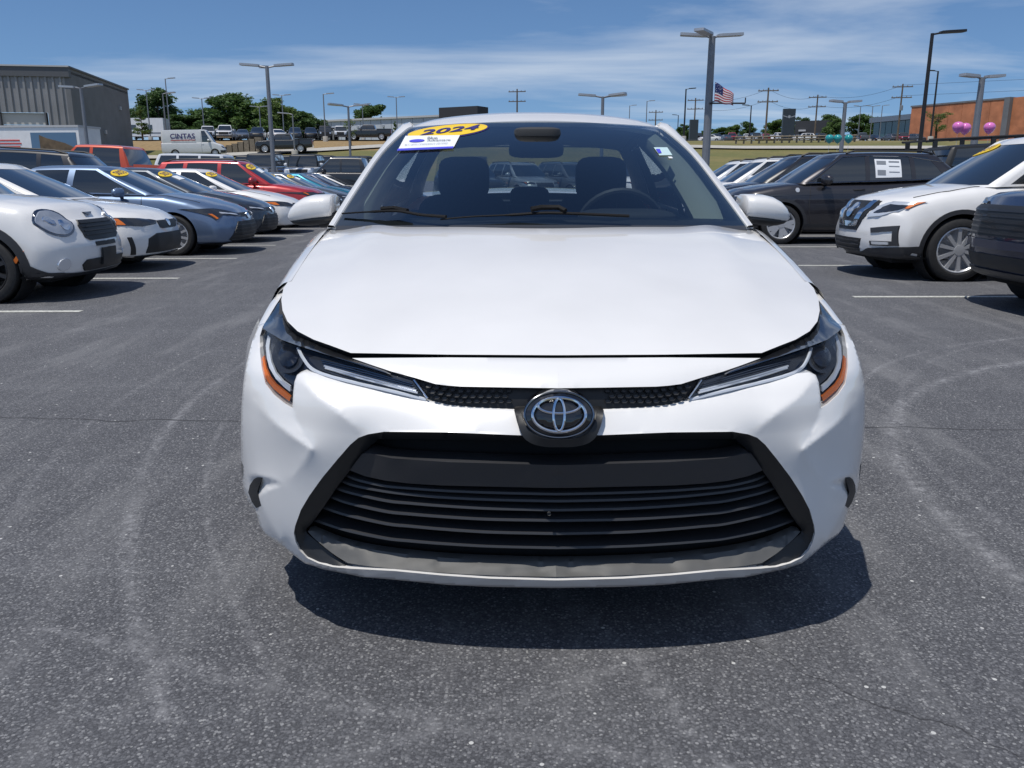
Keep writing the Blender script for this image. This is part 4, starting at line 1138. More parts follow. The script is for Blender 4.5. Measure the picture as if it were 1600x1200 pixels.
def sedan_spec(**k):
    S = dict(L=4.63, W=1.78, H=1.435, fa=.95, ra=3.65, wr=.325, fbow=.36, rbow=.25, mirror=(1.72, 1.0),
      top=[(0,.66),(.06,.71),(.2,.775),(.6,.88),(1.05,.965),(1.5,.985),(2.6,.985),(3.6,1.02),(4.2,1.07),(4.55,1.06),(4.63,1.0)],
      bot=[(0,.20),(.5,.18),(1.4,.17),(3.4,.17),(4.2,.22),(4.63,.30)],
      gh=dict(f0=1.05,f1=2.02,r1=3.25,r0=4.12,z0=.95,z1=1.03,wb=.90,wr=.665,bow=.20,rbow=.14,arch=.03,crown=.05,
        cols=[(1.34,2.16),(1.46,2.24),(2.52,2.50),(2.62,2.60),(3.42,3.06),(3.48,3.10),(3.80,3.20)],wins=[(1,2),(3,4),(4,5)]),
      handles=[(2.32,.86),(3.20,.88)],
      lines=[('door_gap','sides',[(1.42,.92),(1.40,.6),(1.46,.24)],.006,M_GAP),('door_gap','sides',[(2.57,.94),(2.57,.24)],.006,M_GAP),('door_gap','sides',[(3.36,.95),(3.40,.75),(3.2,.45)],.006,M_GAP),
             ('hood_gap','top',[(-.66,.55),(-.71,.9),(-.72,1.2)],.006,M_GAP),('hood_gap','top',[(.66,.55),(.71,.9),(.72,1.2)],.006,M_GAP)])
    S.update(k); return S
def suv_spec(**k):
    S = dict(L=4.65, W=1.84, H=1.70, fa=.93, ra=3.63, wr=.36, fbow=.34, rbow=.20, mirror=(1.62, 1.17), boxy=False, clad=.055, msize=1.2,
      top=[(0,.80),(.06,.88),(.2,.95),(.6,1.03),(1.05,1.09),(1.5,1.11),(2.6,1.12),(3.8,1.16),(4.5,1.16),(4.65,1.08)],
      bot=[(0,.26),(.5,.24),(1.4,.22),(3.4,.22),(4.2,.28),(4.65,.38)],
      gh=dict(f0=1.02,f1=1.90,r1=4.05,r0=4.50,z0=1.07,z1=1.16,wb=.91,wr=.70,bow=.20,rbow=.12,arch=.05,crown=.05,
        cols=[(1.30,2.04),(1.42,2.12),(2.46,2.46),(2.55,2.55),(3.38,3.30),(3.46,3.40),(4.05,3.80),(4.28,3.96)],wins=[(1,2),(3,4),(5,6)]),
      handles=[(2.25,.98),(3.12,1.0)],
      lines=[('door_gap','sides',[(1.38,1.05),(1.36,.7),(1.42,.30)],.006,M_GAP),('door_gap','sides',[(2.50,1.06),(2.50,.30)],.006,M_GAP),('door_gap','sides',[(3.34,1.08),(3.36,.85),(3.15,.55)],.006,M_GAP)])
    S.update(k); return S
def sill(z0, z1, y0, y1): return [(y0, z0), (y1, z0), (y1, z1), (y0, z1)]
# ---- compact sedan (as the blue, charcoal, silver ones)
def cs_decals(dark_lower=True):
    d = [('headlight','front',[(-.86,.74),(-.80,.56),(-.70,.64),(-.30,.60),(-.36,.66),(-.70,.745)],M_DLAMP,.006),
         ('side_reflector','front',[(-.815,.66),(-.79,.58),(-.77,.59),(-.795,.66)],M_AMBER,.012),
         ('running_light','front',[(-.70,.66),(-.42,.625),(-.44,.645),(-.70,.685)],M_LAMP,.012),
         ('upper_grille','front',[(-.30,.60),(.30,.60),(.36,.66),(-.36,.66)],M_BLACKPL,.005),
         ('grille','front',[(-.46,.53),(.46,.53),(.66,.25),(.55,.21),(-.55,.21),(-.66,.25)],M_BLACKPL,.006),
         ('emblem','front',circ(0,.61,.07,.05),M_CHROME,.016),
         ('tail_lamp','rear',[(-.84,.98),(-.40,.96),(-.40,.84),(-.84,.86)],M_REDL,.006)]
    for q in range(5): d.append(('grille_slat','front',[(-.50-.03*q,.475-.055*q),(.50+.03*q,.475-.055*q),(.505+.03*q,.462-.055*q),(-.505-.03*q,.462-.055*q)],M_GREYPL,.016))
    d.append(('rocker','sides',sill(.18,.25,1.32,3.25),M_BLACKPL,.003))
    return d
CORO = sedan_spec(decals=cs_decals())
CIVIC = sedan_spec(L=4.67, top=[(0,.68),(.06,.73),(.2,.785),(.6,.86),(1.15,.94),(1.6,.965),(2.6,.97),(3.6,1.0),(4.2,1.06),(4.55,1.06),(4.67,1.0)], fbow=.34,
  decals=[('headlight','front',[(-.84,.72),(-.82,.62),(-.62,.60),(-.36,.62),(-.33,.665),(-.55,.70)],M_DLAMP,.006),
          ('side_reflector','front',[(-.835,.70),(-.82,.63),(-.775,.622),(-.785,.70)],M_AMBER,.012),
          ('upper_grille','front',[(-.32,.66),(.32,.66),(.30,.575),(.22,.555),(-.22,.555),(-.30,.575)],M_BLACKPL,.006),
          ('emblem','front',circ(0,.625,.05,.045,14),M_CHROME,.014),
          ('grille','front',[(-.42,.50),(.42,.50),(.56,.44),(.60,.25),(-.60,.25),(-.56,.44)],M_BLACKPL,.006),
          ('air_vent','front',[(-.80,.47),(-.77,.47),(-.72,.24),(-.76,.24)],M_BLACKPL,.006),
          ('front_splitter','front',[(-.84,.225),(.84,.225),(.80,.20),(-.80,.20)],M_BLACKPL,.004),
          ('tail_lamp','rear',[(-.84,.98),(-.40,.96),(-.40,.84),(-.84,.86)],M_REDL,.006)])
MIDS = sedan_spec(L=4.88, W=1.84, H=1.45, ra=3.78, decals=[
          ('headlight','front',[(-.88,.74),(-.85,.63),(-.55,.60),(-.48,.655),(-.62,.70)],M_DLAMP,.006),
          ('side_reflector','front',[(-.872,.71),(-.855,.65),(-.82,.645),(-.83,.71)],M_AMBER,.012),
          ('grille','front',[(-.46,.68),(.46,.68),(.50,.55),(.34,.46),(-.34,.46),(-.50,.55)],M_BLACKPL,.006),
          ('lower_grille','front',[(-.60,.36),(.60,.36),(.52,.24),(-.52,.24)],M_BLACKPL,.006),
          ('emblem','front',circ(0,.60,.06,.05,14),M_CHROME,.014),
          ('tail_lamp','rear',[(-.86,.98),(-.40,.96),(-.40,.84),(-.86,.86)],M_REDL,.006)])
# ---- small round-eyed crossover
M_EYE = pm('eye_lens', (.42, .45, .50), .15, .4, coat=1.0)
MINI = suv_spec(L=4.11, W=1.79, H=1.56, fa=.80, ra=3.40, wr=.335, fbow=.34, name='parked_car', mirror=(1.62,1.10), clad=.075, arch=1.13, lean=.10,
  top=[(0,.80),(.06,.88),(.2,.945),(.6,1.0),(1.0,1.035),(1.5,1.04),(2.6,1.05),(3.7,1.06),(4.11,1.0)],
  bot=[(0,.24),(.5,.22),(1.3,.21),(3.2,.21),(3.8,.26),(4.11,.34)],
  gh=dict(f0=1.08,f1=1.72,r1=3.55,r0=3.92,z0=1.02,z1=1.06,wb=.90,wr=.74,bow=.18,rbow=.10,arch=.03,crown=.05,
     cols=[(1.34,1.86),(1.44,1.93),(2.34,2.34),(2.42,2.42),(3.18,3.10),(3.26,3.18),(3.55,3.40),(3.75,3.48)],wins=[(1,2),(3,4),(5,6)]),
  handles=[(2.1,.94),(2.95,.95)],
  decals=[('headlight','front',circ(-.60,.775,.165,.135,24),M_DCHROME,.006),('lamp_glass','front',circ(-.605,.775,.145,.115,24),M_EYE,.014),
          ('lamp_bulb','front',circ(-.555,.745,.045,.045,16),M_CHROME,.022),('lamp_bulb','front',circ(-.655,.80,.038,.038,16),M_CHROME,.022),
          ('grille','front',[(-.34,.79),(.34,.79),(.385,.74),(.375,.62),(.30,.585),(-.30,.585),(-.375,.62),(-.385,.74)],M_BLACKPL,.008),
          ('grille_slot','front',[(-.22,.565),(.22,.565),(.22,.525),(-.22,.525)],M_BLACKPL,.008),
          ('plate_holder','front',[(-.15,.50),(.15,.50),(.15,.335),(-.15,.335)],M_BLACKPL,.03),
          ('lower_grille','front',[(-.42,.40),(.42,.40),(.46,.35),(.42,.285),(-.42,.285),(-.46,.35)],M_BLACKPL,.008),
          ('fog_lamp','front',circ(-.66,.37,.055,.06,16),M_LAMP,.010),
          ('chin','front',[(-.82,.30),(-.50,.275),(.50,.275),(.82,.30),(.80,.225),(-.80,.225)],M_GREYPL,.006),('corner_chin','sides',[(.14,.235),(.45,.235),(.45,.40),(.36,.38),(.22,.30),(.12,.29)],M_GREYPL,.010),
          ('side_reflector','sides',[(.38,.52),(.42,.52),(.50,.42),(.47,.40)],M_AMBER,.008),
          ('emblem','front',[(-.09,.862),(.09,.862),(.05,.84),(-.05,.84)],M_DCHROME,.012),
          ('rocker','sides',sill(.215,.33,1.18,3.02),M_GREYPL,.008),('tail_lamp','rear',[(-.82,.95),(-.62,.95),(-.62,.72),(-.82,.72)],M_REDL,.006)])
for q in range(4): MINI['decals'].append(('grille_slat','front',[(-.35,.765-.04*q),(.35,.765-.04*q),(.35,.755-.04*q),(-.35,.755-.04*q)],M_BLACKPL,.016))
# ---- white family crossover with a V-shaped chrome grille
ROGUE = suv_spec(L=4.69, fbow=.40, clad=.045, wr=.365, mirror=(1.64,1.18), wheel='ten',
  decals=[('grille','front',[(-.44,.905),(.44,.905),(.46,.86),(.27,.56),(-.27,.56),(-.46,.86)],M_BLACKPL,.006),
          ('chrome_v','front',[(-.40,.905),(-.29,.905),(-.17,.66),(.17,.66),(.29,.905),(.40,.905),(.255,.60),(-.255,.60)],M_CHROME,.018),
          ('emblem','front',circ(0,.79,.085,.085,20),M_CHROME,.026),
          ('headlight','front',[(-.46,.85),(-.42,.72),(-.62,.745),(-.74,.80),(-.835,.90),(-.60,.905)],M_LAMP,.007),
          ('headlight_core','front',[(-.54,.84),(-.50,.77),(-.70,.79),(-.80,.86),(-.62,.875)],M_DLAMP,.013),
          ('side_reflector','front',[(-.80,.83),(-.83,.90),(-.80,.895),(-.775,.83)],M_AMBER,.015),
          ('fog_bezel','front',[(-.52,.60),(-.80,.64),(-.815,.41),(-.54,.40),(-.53,.45),(-.77,.46),(-.765,.575),(-.54,.545)],M_GREYPL,.008),
          ('fog_lamp','front',[(-.56,.445),(-.74,.45),(-.74,.42),(-.57,.415)],M_LAMP,.016),
          ('lower_grille','front',[(-.40,.47),(.40,.47),(.34,.32),(-.34,.32)],M_BLACKPL,.008),
          ('chin','front',[(-.84,.40),(-.50,.365),(-.38,.315),(.38,.315),(.50,.365),(.84,.40),(.84,.255),(-.84,.255)],M_GREYPL,.008),
          ('rocker','sides',sill(.235,.36,1.36,3.2),M_GREYPL,.008),('corner_chin','sides',[(.20,.25),(.50,.25),(.50,.41),(.30,.40),(.16,.36)],M_GREYPL,.010),('tail_lamp','rear',[(-.88,1.1),(-.55,1.05),(-.55,.93),(-.88,.93)],M_REDL,.006)],
  lines=[('hood_gap','top',[(-.70,.42),(-.76,.8),(-.74,1.15)],.007,M_GAP),('hood_gap','top',[(.70,.42),(.76,.8),(.74,1.15)],.007,M_GAP)])
for q in range(3): ROGUE['decals'].append(('grille_slat','front',[(-.36,.445-.045*q),(.36,.445-.045*q),(.36,.43-.045*q),(-.36,.43-.045*q)],M_GREYPL,.018))
# ---- charcoal crossover with black roof
COMPASS = suv_spec(L=4.42, W=1.84, H=1.66, fa=.88, ra=3.52, wr=.36, cabin_mat='paint', clad=.05, style='y5', wheel='y5', mirror=(1.62,1.16),
  gh=dict(f0=1.00,f1=1.78,r1=3.80,r0=4.28,z0=1.07,z1=1.18,wb=.91,wr=.71,bow=.20,rbow=.12,arch=.05,crown=.05,
        cols=[(1.28,1.92),(1.40,2.0),(2.38,2.38),(2.46,2.46),(3.22,3.18),(3.30,3.26),(3.86,3.50),(4.10,3.70)],wins=[(1,2),(3,4),(5,6)]),
  top=[(0,.82),(.06,.90),(.2,.97),(.6,1.04),(1.0,1.09),(1.5,1.10),(2.6,1.12),(3.6,1.17),(4.3,1.17),(4.42,1.08)], bot=[(0,.28),(.5,.25),(1.3,.23),(3.2,.23),(4.0,.28),(4.42,.38)],
  handles=[(2.16,.98),(3.0,1.0)],
  decals=[('headlight','front',[(-.44,.87),(-.46,.79),(-.80,.785),(-.90,.89),(-.60,.885)],M_DLAMP,.008),('running_light','front',[(-.48,.865),(-.48,.85),(-.80,.85),(-.84,.872)],M_LAMP,.014),
          ('side_reflector','front',[(-.80,.82),(-.83,.87),(-.80,.875),(-.775,.82)],M_AMBER,.015),
          ('grille','front',[(-.42,.87),(.42,.87),(.40,.78),(-.40,.78)],M_BLACKPL,.008),('lower_grille','front',[(-.70,.55),(.70,.55),(.60,.34),(-.60,.34)],M_BLACKPL,.008),
          ('badge','sides',circ(1.14,.975,.04,.04,16),M_ALLOY,.006),('rocker','sides',sill(.24,.37,1.30,3.1),M_GREYPL,.008),
          ('window_sheet','sides',[(2.55,1.52),(3.02,1.51),(3.03,1.20),(2.56,1.19)],M_PAPER,.008),
          ('print_block','sides',[(2.58,1.49),(2.75,1.485),(2.75,1.42),(2.58,1.425)],M_GREYINK,.012),('print_block','sides',[(2.80,1.485),(2.99,1.48),(2.99,1.455),(2.80,1.46)],M_GREYINK,.012),
          ('print_block','sides',[(2.59,1.33),(2.74,1.325),(2.74,1.235),(2.59,1.24)],M_GREYINK,.012),('print_block','sides',[(2.80,1.40),(2.99,1.395),(2.99,1.38),(2.80,1.385)],M_GREYINK,.012),
          ('print_block','sides',[(2.80,1.30),(2.99,1.295),(2.99,1.28),(2.80,1.285)],M_GREYINK,.012),
          ('tail_lamp','rear',[(-.88,1.1),(-.55,1.05),(-.55,.95),(-.88,.95)],M_REDL,.006)])
COMPASS['lines'] = COMPASS['lines'] + [('window_trim','sides',[(1.34,1.10),(2.42,1.125),(3.26,1.15),(3.9,1.20)],.010,M_DCHROME),('window_trim','sides',[(1.40,1.15),(1.98,1.56),(2.4,1.585),(3.2,1.57),(3.86,1.46)],.010,M_DCHROME)]
COMPASS['extra'] = [('roof_rail', MB().tube([(s * .60, -.15, 1.63), (s * .62, 0, 1.675), (s * .62, 1.2, 1.67), (s * .60, 1.45, 1.62)], .02, 6), M_BLACKPL) for s in (-1, 1)]
# ---- plain crossover, big SUV, boxy off-roader, pickup, van
XOVER = suv_spec(decals=[('headlight','front',[(-.46,.86),(-.46,.79),(-.80,.785),(-.90,.89),(-.60,.885)],M_DLAMP,.008),('grille','front',[(-.42,.86),(.42,.86),(.40,.62),(-.40,.62)],M_BLACKPL,.008),
          ('side_reflector','front',[(-.80,.82),(-.83,.87),(-.80,.875),(-.775,.82)],M_AMBER,.015),
          ('lower_grille','front',[(-.66,.50),(.66,.50),(.56,.34),(-.56,.34)],M_BLACKPL,.008),('rocker','sides',sill(.235,.36,1.36,3.2),M_GREYPL,.008),('tail_lamp','rear',[(-.88,1.1),(-.55,1.05),(-.55,.95),(-.88,.95)],M_REDL,.006)])
XOVER['extra'] = [('roof_rail', MB().tube([(s * .60, -.25, 1.66), (s * .63, -.1, 1.715), (s * .63, 1.35, 1.70), (s * .60, 1.6, 1.64)], .022, 6), M_BLACKPL) for s in (-1, 1)]
DARKSUV = suv_spec(L=4.75, W=1.90, H=1.72, boxy=True, fbow=.22, lean=.03, top=[(0,.93),(.06,1.0),(.2,1.05),(.6,1.08),(1.05,1.10),(1.5,1.12),(2.6,1.13),(3.8,1.17),(4.6,1.17),(4.75,1.1)], bot=[(0,.30),(.5,.26),(1.4,.23),(3.4,.23),(4.3,.28),(4.75,.38)], fa=.92, ra=3.72,
   decals=[('grille','front',[(-.80,.93),(.80,.93),(.78,.66),(-.78,.66)],M_BLACKPL,.006),('headlight','front',[(-.92,.99),(-.56,.955),(-.56,.935),(-.92,.94)],M_DLAMP,.012),
           ('bumper_bar','front',[(-.90,.63),(.90,.63),(.90,.56),(-.90,.56)],'paint',.035),('lower_grille','front',[(-.70,.50),(.70,.50),(.64,.38),(-.64,.38)],M_BLACKPL,.010),('chin','front',[(-.84,.36),(.84,.36),(.80,.30),(-.80,.30)],M_GREYPL,.012),
           ('rocker','sides',sill(.24,.37,1.36,3.2),M_GREYPL,.008),('tail_lamp','rear',[(-.88,1.1),(-.55,1.05),(-.55,.95),(-.88,.95)],M_REDL,.006)])
for q in range(5): DARKSUV['decals'].append(('grille_slat','front',[(-.76,.895-.05*q),(.76,.895-.05*q),(.76,.88-.05*q),(-.76,.88-.05*q)],M_DALLOY,.012))
JEEP = suv_spec(L=4.60, W=1.87, H=1.87, boxy=True, fbow=.08, rbow=.05, lean=.03, fnar=.16, rnar=.0, clad=.10, wr=.40, fa=.72, ra=3.60, mirror=(1.75,1.30), track=.14, name='parked_car', arch=1.2, cabin_mat=M_BLACKPL,
   top=[(0,1.08),(.06,1.12),(.3,1.14),(.8,1.16),(1.3,1.18),(1.6,1.18),(4.5,1.18),(4.6,1.15)], bot=[(0,.45),(.5,.42),(1.4,.38),(3.4,.38),(4.3,.42),(4.6,.48)],
   gh=dict(f0=1.42,f1=1.66,r1=4.44,r0=4.55,z0=1.17,z1=1.18,wb=.90,wr=.80,bow=.06,rbow=.04,arch=.02,crown=.04,
     cols=[(1.52,1.76),(1.60,1.84),(2.48,2.48),(2.58,2.58),(3.40,3.40),(3.50,3.50),(4.34,4.30),(4.46,4.36)],wins=[(1,2),(3,4),(5,6)]),
   handles=[(2.2,1.0),(3.1,1.0)],
   decals=[('grille','front',[(-.50,1.06),(.50,1.06),(.46,.72),(-.46,.72)],M_BLACKPL,.008),('headlight','front',circ(-.62,.92,.10,.10,18),M_LAMP,.012),('tail_lamp','rear',[(-.86,1.05),(-.70,1.05),(-.70,.8),(-.86,.8)],M_REDL,.01)], lines=[])
sp_ = MB().lathe([(.30, -.10), (.38, -.09), (.40, -.05), (.40, .05), (.38, .09), (.26, .10), (.2, .06), (.01, .06)], 28, Matrix.Translation((0, 2.42, .95)) @ Matrix.Rotation(R(-90), 4, 'X'))
bm_ = MB().box(-.80, .80, -2.52, -2.34, .52, .72)
JEEP['extra'] = [('spare_wheel', sp_, M_TYRE), ('bumper_bar', bm_, M_GREYPL)]
TRUCK = suv_spec(L=5.85, W=1.98, H=1.94, boxy=True, fbow=.22, rbow=.04, rnar=.0, lean=.04, clad=.0, wr=.41, fa=.98, ra=4.60, mirror=(1.95,1.34), msize=1.3, name='pickup_truck',
   top=[(0,1.05),(.06,1.12),(.2,1.17),(.8,1.22),(1.4,1.27),(1.8,1.28),(3.75,1.28),(3.85,1.30),(5.8,1.30),(5.85,1.28)], bot=[(0,.36),(.5,.34),(1.4,.36),(3.6,.36),(5.2,.45),(5.85,.52)],
   gh=dict(f0=1.42,f1=2.10,r1=3.62,r0=3.86,z0=1.24,z1=1.28,wb=.90,wr=.74,bow=.18,rbow=.05,arch=.03,crown=.05,
     cols=[(1.66,2.24),(1.78,2.32),(2.66,2.66),(2.75,2.75),(3.58,3.50),(3.66,3.56),(3.78,3.60)],wins=[(1,2),(3,4)]),
   handles=[(2.45,1.10),(3.35,1.10)],
   decals=[('grille','front',[(-.62,1.06),(.62,1.06),(.60,.74),(-.60,.74)],M_BLACKPL,.012),('headlight','front',[(-.94,1.05),(-.66,1.05),(-.66,.82),(-.92,.84)],M_DLAMP,.012),
           ('bumper_bar','front',[(-.94,.64),(.94,.64),(.94,.46),(-.94,.46)],M_GREYPL,.03),
           ('bed_floor','top',[(-.80,3.98),(.80,3.98),(.80,5.72),(-.80,5.72)],M_DARK,.006),('tail_lamp','rear',[(-.97,1.24),(-.83,1.24),(-.83,.86),(-.97,.86)],M_REDL,.01)], lines=[('door_gap','sides',[(1.72,1.2),(1.70,.8),(1.76,.45)],.007,M_GAP),('door_gap','sides',[(2.70,1.22),(2.70,.45)],.007,M_GAP),('door_gap','sides',[(3.64,1.22),(3.64,.6)],.007,M_GAP),('bed_gap','sides',[(3.90,1.25),(3.90,.5)],.009,M_GAP)])
TRUCK['extra'] = [('bed_rail', MB().box(*sorted((s * .86, s * .985)), 1.06, 2.90, 1.27, 1.40), 'paint') for s in (-1, 1)] + [('tailgate', MB().box(-.855, .855, 2.80, 2.91, 1.27, 1.40), 'paint')]
VAN = suv_spec(L=5.98, W=2.06, H=2.60, boxy=True, fbow=.25, rbow=.04, rnar=.0, lean=.18, clad=.0, wr=.35, fa=1.02, ra=4.75, mirror=(1.5,1.55), msize=1.6, name='delivery_van',
   top=[(0,.95),(.06,1.04),(.2,1.12),(.8,1.28),(1.1,1.38),(1.6,1.40),(5.9,1.40),(5.98,1.38)], bot=[(0,.28),(.5,.26),(1.4,.30),(3.6,.30),(5.2,.36),(5.98,.42)],
   gh=dict(f0=.86,f1=1.62,r1=5.86,r0=5.94,z0=1.30,z1=1.38,wb=.965,wr=.90,bow=.16,rbow=.03,arch=.01,crown=.05,norear=True,
     cols=[(1.12,1.78),(1.24,1.86),(2.14,2.14),(2.28,2.28),(5.6,5.6),(5.8,5.75)],wins=[(1,2)]), handles=[(2.0,1.2)],
   decals=[('grille','front',[(-.55,.88),(.55,.88),(.52,.66),(-.52,.66)],M_BLACKPL,.01),('headlight','front',[(-.96,1.0),(-.62,.86),(-.64,.74),(-.94,.80)],M_DLAMP,.01),('bumper','front',[(-1.0,.58),(1.0,.58),(.98,.34),(-.98,.34)],M_GREYPL,.012),
           ('rear_glass','rear',[(-.88,2.15),(-.08,2.15),(-.08,1.5),(-.88,1.5)],M_GLASS,.008),('tail_lamp','rear',[(-1.0,1.5),(-.92,1.5),(-.92,1.0),(-1.0,1.0)],M_REDL,.01)],
   lines=[('door_gap','sides',[(2.22,2.3),(2.22,.45)],.008,M_GAP)])
P_BLUE = paint('steel_blue_paint', (.14, .20, .31), .5); P_CHAR = paint('charcoal_paint', (.05, .06, .075), .5)
P_BLACK = paint('black_paint', (.010, .010, .012)); P_SILV = paint('silver_paint', (.42, .44, .47), .6); P_RED = paint('red_paint', (.42, .018, .022), .2)
P_ORAN = paint('orange_red_paint', (.55, .07, .018), .1); P_TEAL = paint('teal_paint', (.02, .20, .30), .5); P_NAVY = paint('navy_paint', (.012, .018, .05), .4)
P_GREY = paint('grey_paint', (.13, .14, .155), .5); P_WHITE2 = paint('white_paint_plain', (.72, .73, .75)); P_DGREY = paint('dark_grey_paint', (.035, .033, .038), .5)
P_BBLUE = paint('bright_blue_paint', (.02, .14, .55), .3); P_GREEN = paint('dark_green_paint', (.02, .05, .04), .4); P_TAN = paint('tan_paint', (.36, .32, .26), .3)

# ---- left-hand row (noses to the aisle)
RG = 'cars parked nose to the aisle, left row'
def left_slot(k): y = 8.74 + 2.6 * k; return -4.0 - .05 * (y - 8), y
def lrow(k, kind, S, mat, label, **kw):
    nx, y = left_slot(k); dx = kw.pop('dx', 0)
    o = place(kind, S, (nx - S['L'] / 2 + dx, y, 0), R(90) + R(1.5), mat, label, 'car', RG, **kw); o.scale = (.965, .965, .965); return o
lrow(0, 'mini', MINI, M_WHITE, 'white compact crossover with round headlights and black wheel arches', year='2023', rim=M_DALLOY, style='ten', dx=-.17)
lrow(1, 'civic', CIVIC, M_WHITE, 'white sedan with slim dark headlights next to the round-eyed crossover', dx=-.40)
lrow(2, 'coro', CORO, P_BLUE, 'steel blue sedan with silver ten-spoke wheels and yellow windshield sticker', year='2023')
lrow(3, 'coro', CORO, P_CHAR, 'charcoal grey sedan with paper card on windshield beside the steel blue sedan', year='2023', card=True, dx=-.2)
lrow(4, 'mids', MIDS, M_WHITE, 'white midsize sedan parked between charcoal sedan and red crossover', year='2023', dx=-.1)
lrow(5, 'xover', XOVER, P_RED, 'red crossover with black roof rails and yellow windshield sticker', year='2023', card=True)
lrow(6, 'mids', MIDS, P_SILV, 'silver sedan parked beside the red crossover', year='2023', card=True)
lrow(7, 'coro', CORO, P_GREY, 'medium grey sedan with yellow sticker beside the silver sedan', year='2023', card=True)
lrow(8, 'coro', CORO, P_TEAL, 'teal blue sedan far along the left row')
lrow(9, 'mids', MIDS, P_NAVY, 'dark navy sedan next to the teal sedan')
lrow(10, 'civic', CIVIC, M_WHITE, 'white sedan at the far end of the left row beside the dark navy sedan')
# ---- right-hand row
RR = 'cars parked nose to the aisle, right row'
def rrow(y, kind, S, mat, label, nx=4.15, **kw):
    return place(kind, S, (nx + S['L'] / 2, y, 0), R(-90), mat, label, 'car', RR, **kw)
rrow(7.45, 'dsuv', DARKSUV, P_NAVY, 'dark navy SUV with honeycomb grille beside the white crossover', nx=4.40, rim=M_DALLOY)
rrow(10.62, 'rogue', ROGUE, M_WHITE, 'white crossover with V-shaped chrome grille and black chin', nx=4.25, year='2021', style='ten')
rrow(16.4, 'compass', COMPASS, P_DGREY, 'dark charcoal crossover with a printed sheet on its rear side window', nx=4.05, rim=M_ALLOY, style='y5')
rrow(19.3, 'xover', XOVER, P_BLACK, 'black crossover with roof rails behind the charcoal crossover', nx=4.2)
rrow(22.0, 'xover', XOVER, M_WHITE, 'white crossover with roof rails beside the black crossover', nx=4.25)
rrow(24.7, 'xover', XOVER, P_WHITE2, 'white crossover deepest in the right row', nx=4.3)

# ================================================================== GROUND
GT = [(-400,0),(28,0),(45,.4),(64,1.0),(75,2.0),(87,3.4),(97,4.6),(104,5.5),(112,6.1),(125,6.7),(170,8.3),(190,9.2),(220,10.8),(400,18.5),(1000,43),(3000,128),(7000,300)]
GTS = [(y, float(np.mean([np.interp(y + d, [a for a, b in GT], [b for a, b in GT]) for d in (-3, -1.5, 0, 1.5, 3)]))) for y in list(np.arange(-400, 260, 2)) + [300, 400, 600, 1000, 2000, 3000, 7000]]
GTX, GTZ = [a for a, b in GTS], [b for a, b in GTS]
def gz(x, y):
    side = np.clip((abs(x) - 9.2) / 3.5, 0, 1) * .22 * np.clip((y - 12) / 6, 0, 1) * np.clip((60 - y) / 12, 0, 1)
    return float(np.interp(y, GTX, GTZ)) + float(side)
def sheet(name, xs, ys, zoff, mat, keep=None):
    V = [(x, y, gz(x, y) + zoff) for y in ys for x in xs]; n = len(xs); F = []
    for j in range(len(ys) - 1):
        for i in range(n - 1):
            if keep is None or keep((xs[i] + xs[i + 1]) / 2, (ys[j] + ys[j + 1]) / 2): F.append((j * n + i, j * n + i + 1, (j + 1) * n + i + 1, (j + 1) * n + i))
    return setp(mk(name, V, F, mat, None, True, None), kind='structure')
def nodes(name):
    m = bpy.data.materials.new(name); m.use_nodes = True; t = m.node_tree; return m, t, t.nodes['Principled BSDF']
class NT:
    def __init__(s, t): s.t = t
    def n(s, ty, **kw):
        o = s.t.nodes.new(ty)
        for k, v in kw.items():
            if k in o.inputs: o.inputs[k].default_value = v
            else: setattr(o, k, v)
        return o
    def m(s, op, a, b=None, c=None, clamp=False):
        o = s.t.nodes.new('ShaderNodeMath'); o.operation = op; o.use_clamp = clamp
        for i, v in enumerate((a, b, c)):
            if v is None: continue
            if isinstance(v, (int, float)): o.inputs[i].default_value = v
            else: s.t.links.new(v, o.inputs[i])
        return o.outputs[0]
    def ramp(s, fac, stops):
        o = s.t.nodes.new('ShaderNodeValToRGB'); e = o.color_ramp.elements
        while len(e) < len(stops): e.new(0.5)
        for q, (p, c) in zip(e, stops): q.position = p; q.color = (*c, 1) if len(c) == 3 else c
        s.t.links.new(fac, o.inputs[0]); return o.outputs[0]
    def mix(s, fac, a, b, mode='MIX'):
        o = s.t.nodes.new('ShaderNodeMixRGB'); o.blend_type = mode
        for i, v in enumerate((fac, a, b)):
            if isinstance(v, (int, float)): o.inputs[i].default_value = v
            elif isinstance(v, tuple): o.inputs[i].default_value = (*v, 1)
            else: s.t.links.new(v, o.inputs[i])
        return o.outputs[0]
    def l(s, a, b): s.t.links.new(a, b)
M_ASPH, t_, b_ = nodes('asphalt'); q = NT(t_)
co = q.n('ShaderNodeTexCoord').outputs['Object']
sx = q.n('ShaderNodeSeparateXYZ'); q.l(co, sx.inputs[0]); X, Y = sx.outputs[0], sx.outputs[1]
fine = q.n('ShaderNodeTexNoise', Scale=160.0, Detail=4.0, Roughness=.75); q.l(co, fine.inputs['Vector'])
mid = q.n('ShaderNodeTexNoise', Scale=26.0, Detail=6.0, Roughness=.65); q.l(co, mid.inputs['Vector'])
big = q.n('ShaderNodeTexNoise', Scale=.45, Detail=7.0, Roughness=.6); q.l(co, big.inputs['Vector'])
mps = q.n('ShaderNodeMapping', Scale=(.35, 2.6, 1)); q.l(co, mps.inputs[0])
strk = q.n('ShaderNodeTexNoise', Scale=1.1, Detail=7.0, Roughness=.62); q.l(mps.outputs[0], strk.inputs['Vector'])
col = q.ramp(fine.outputs['Fac'], [(.34, (.022, .023, .026)), (.5, (.100, .102, .110)), (.66, (.29, .29, .30))])
col = q.mix(.42, col, q.ramp(mid.outputs['Fac'], [(.3, (.062, .064, .070)), (.7, (.130, .132, .138))]))
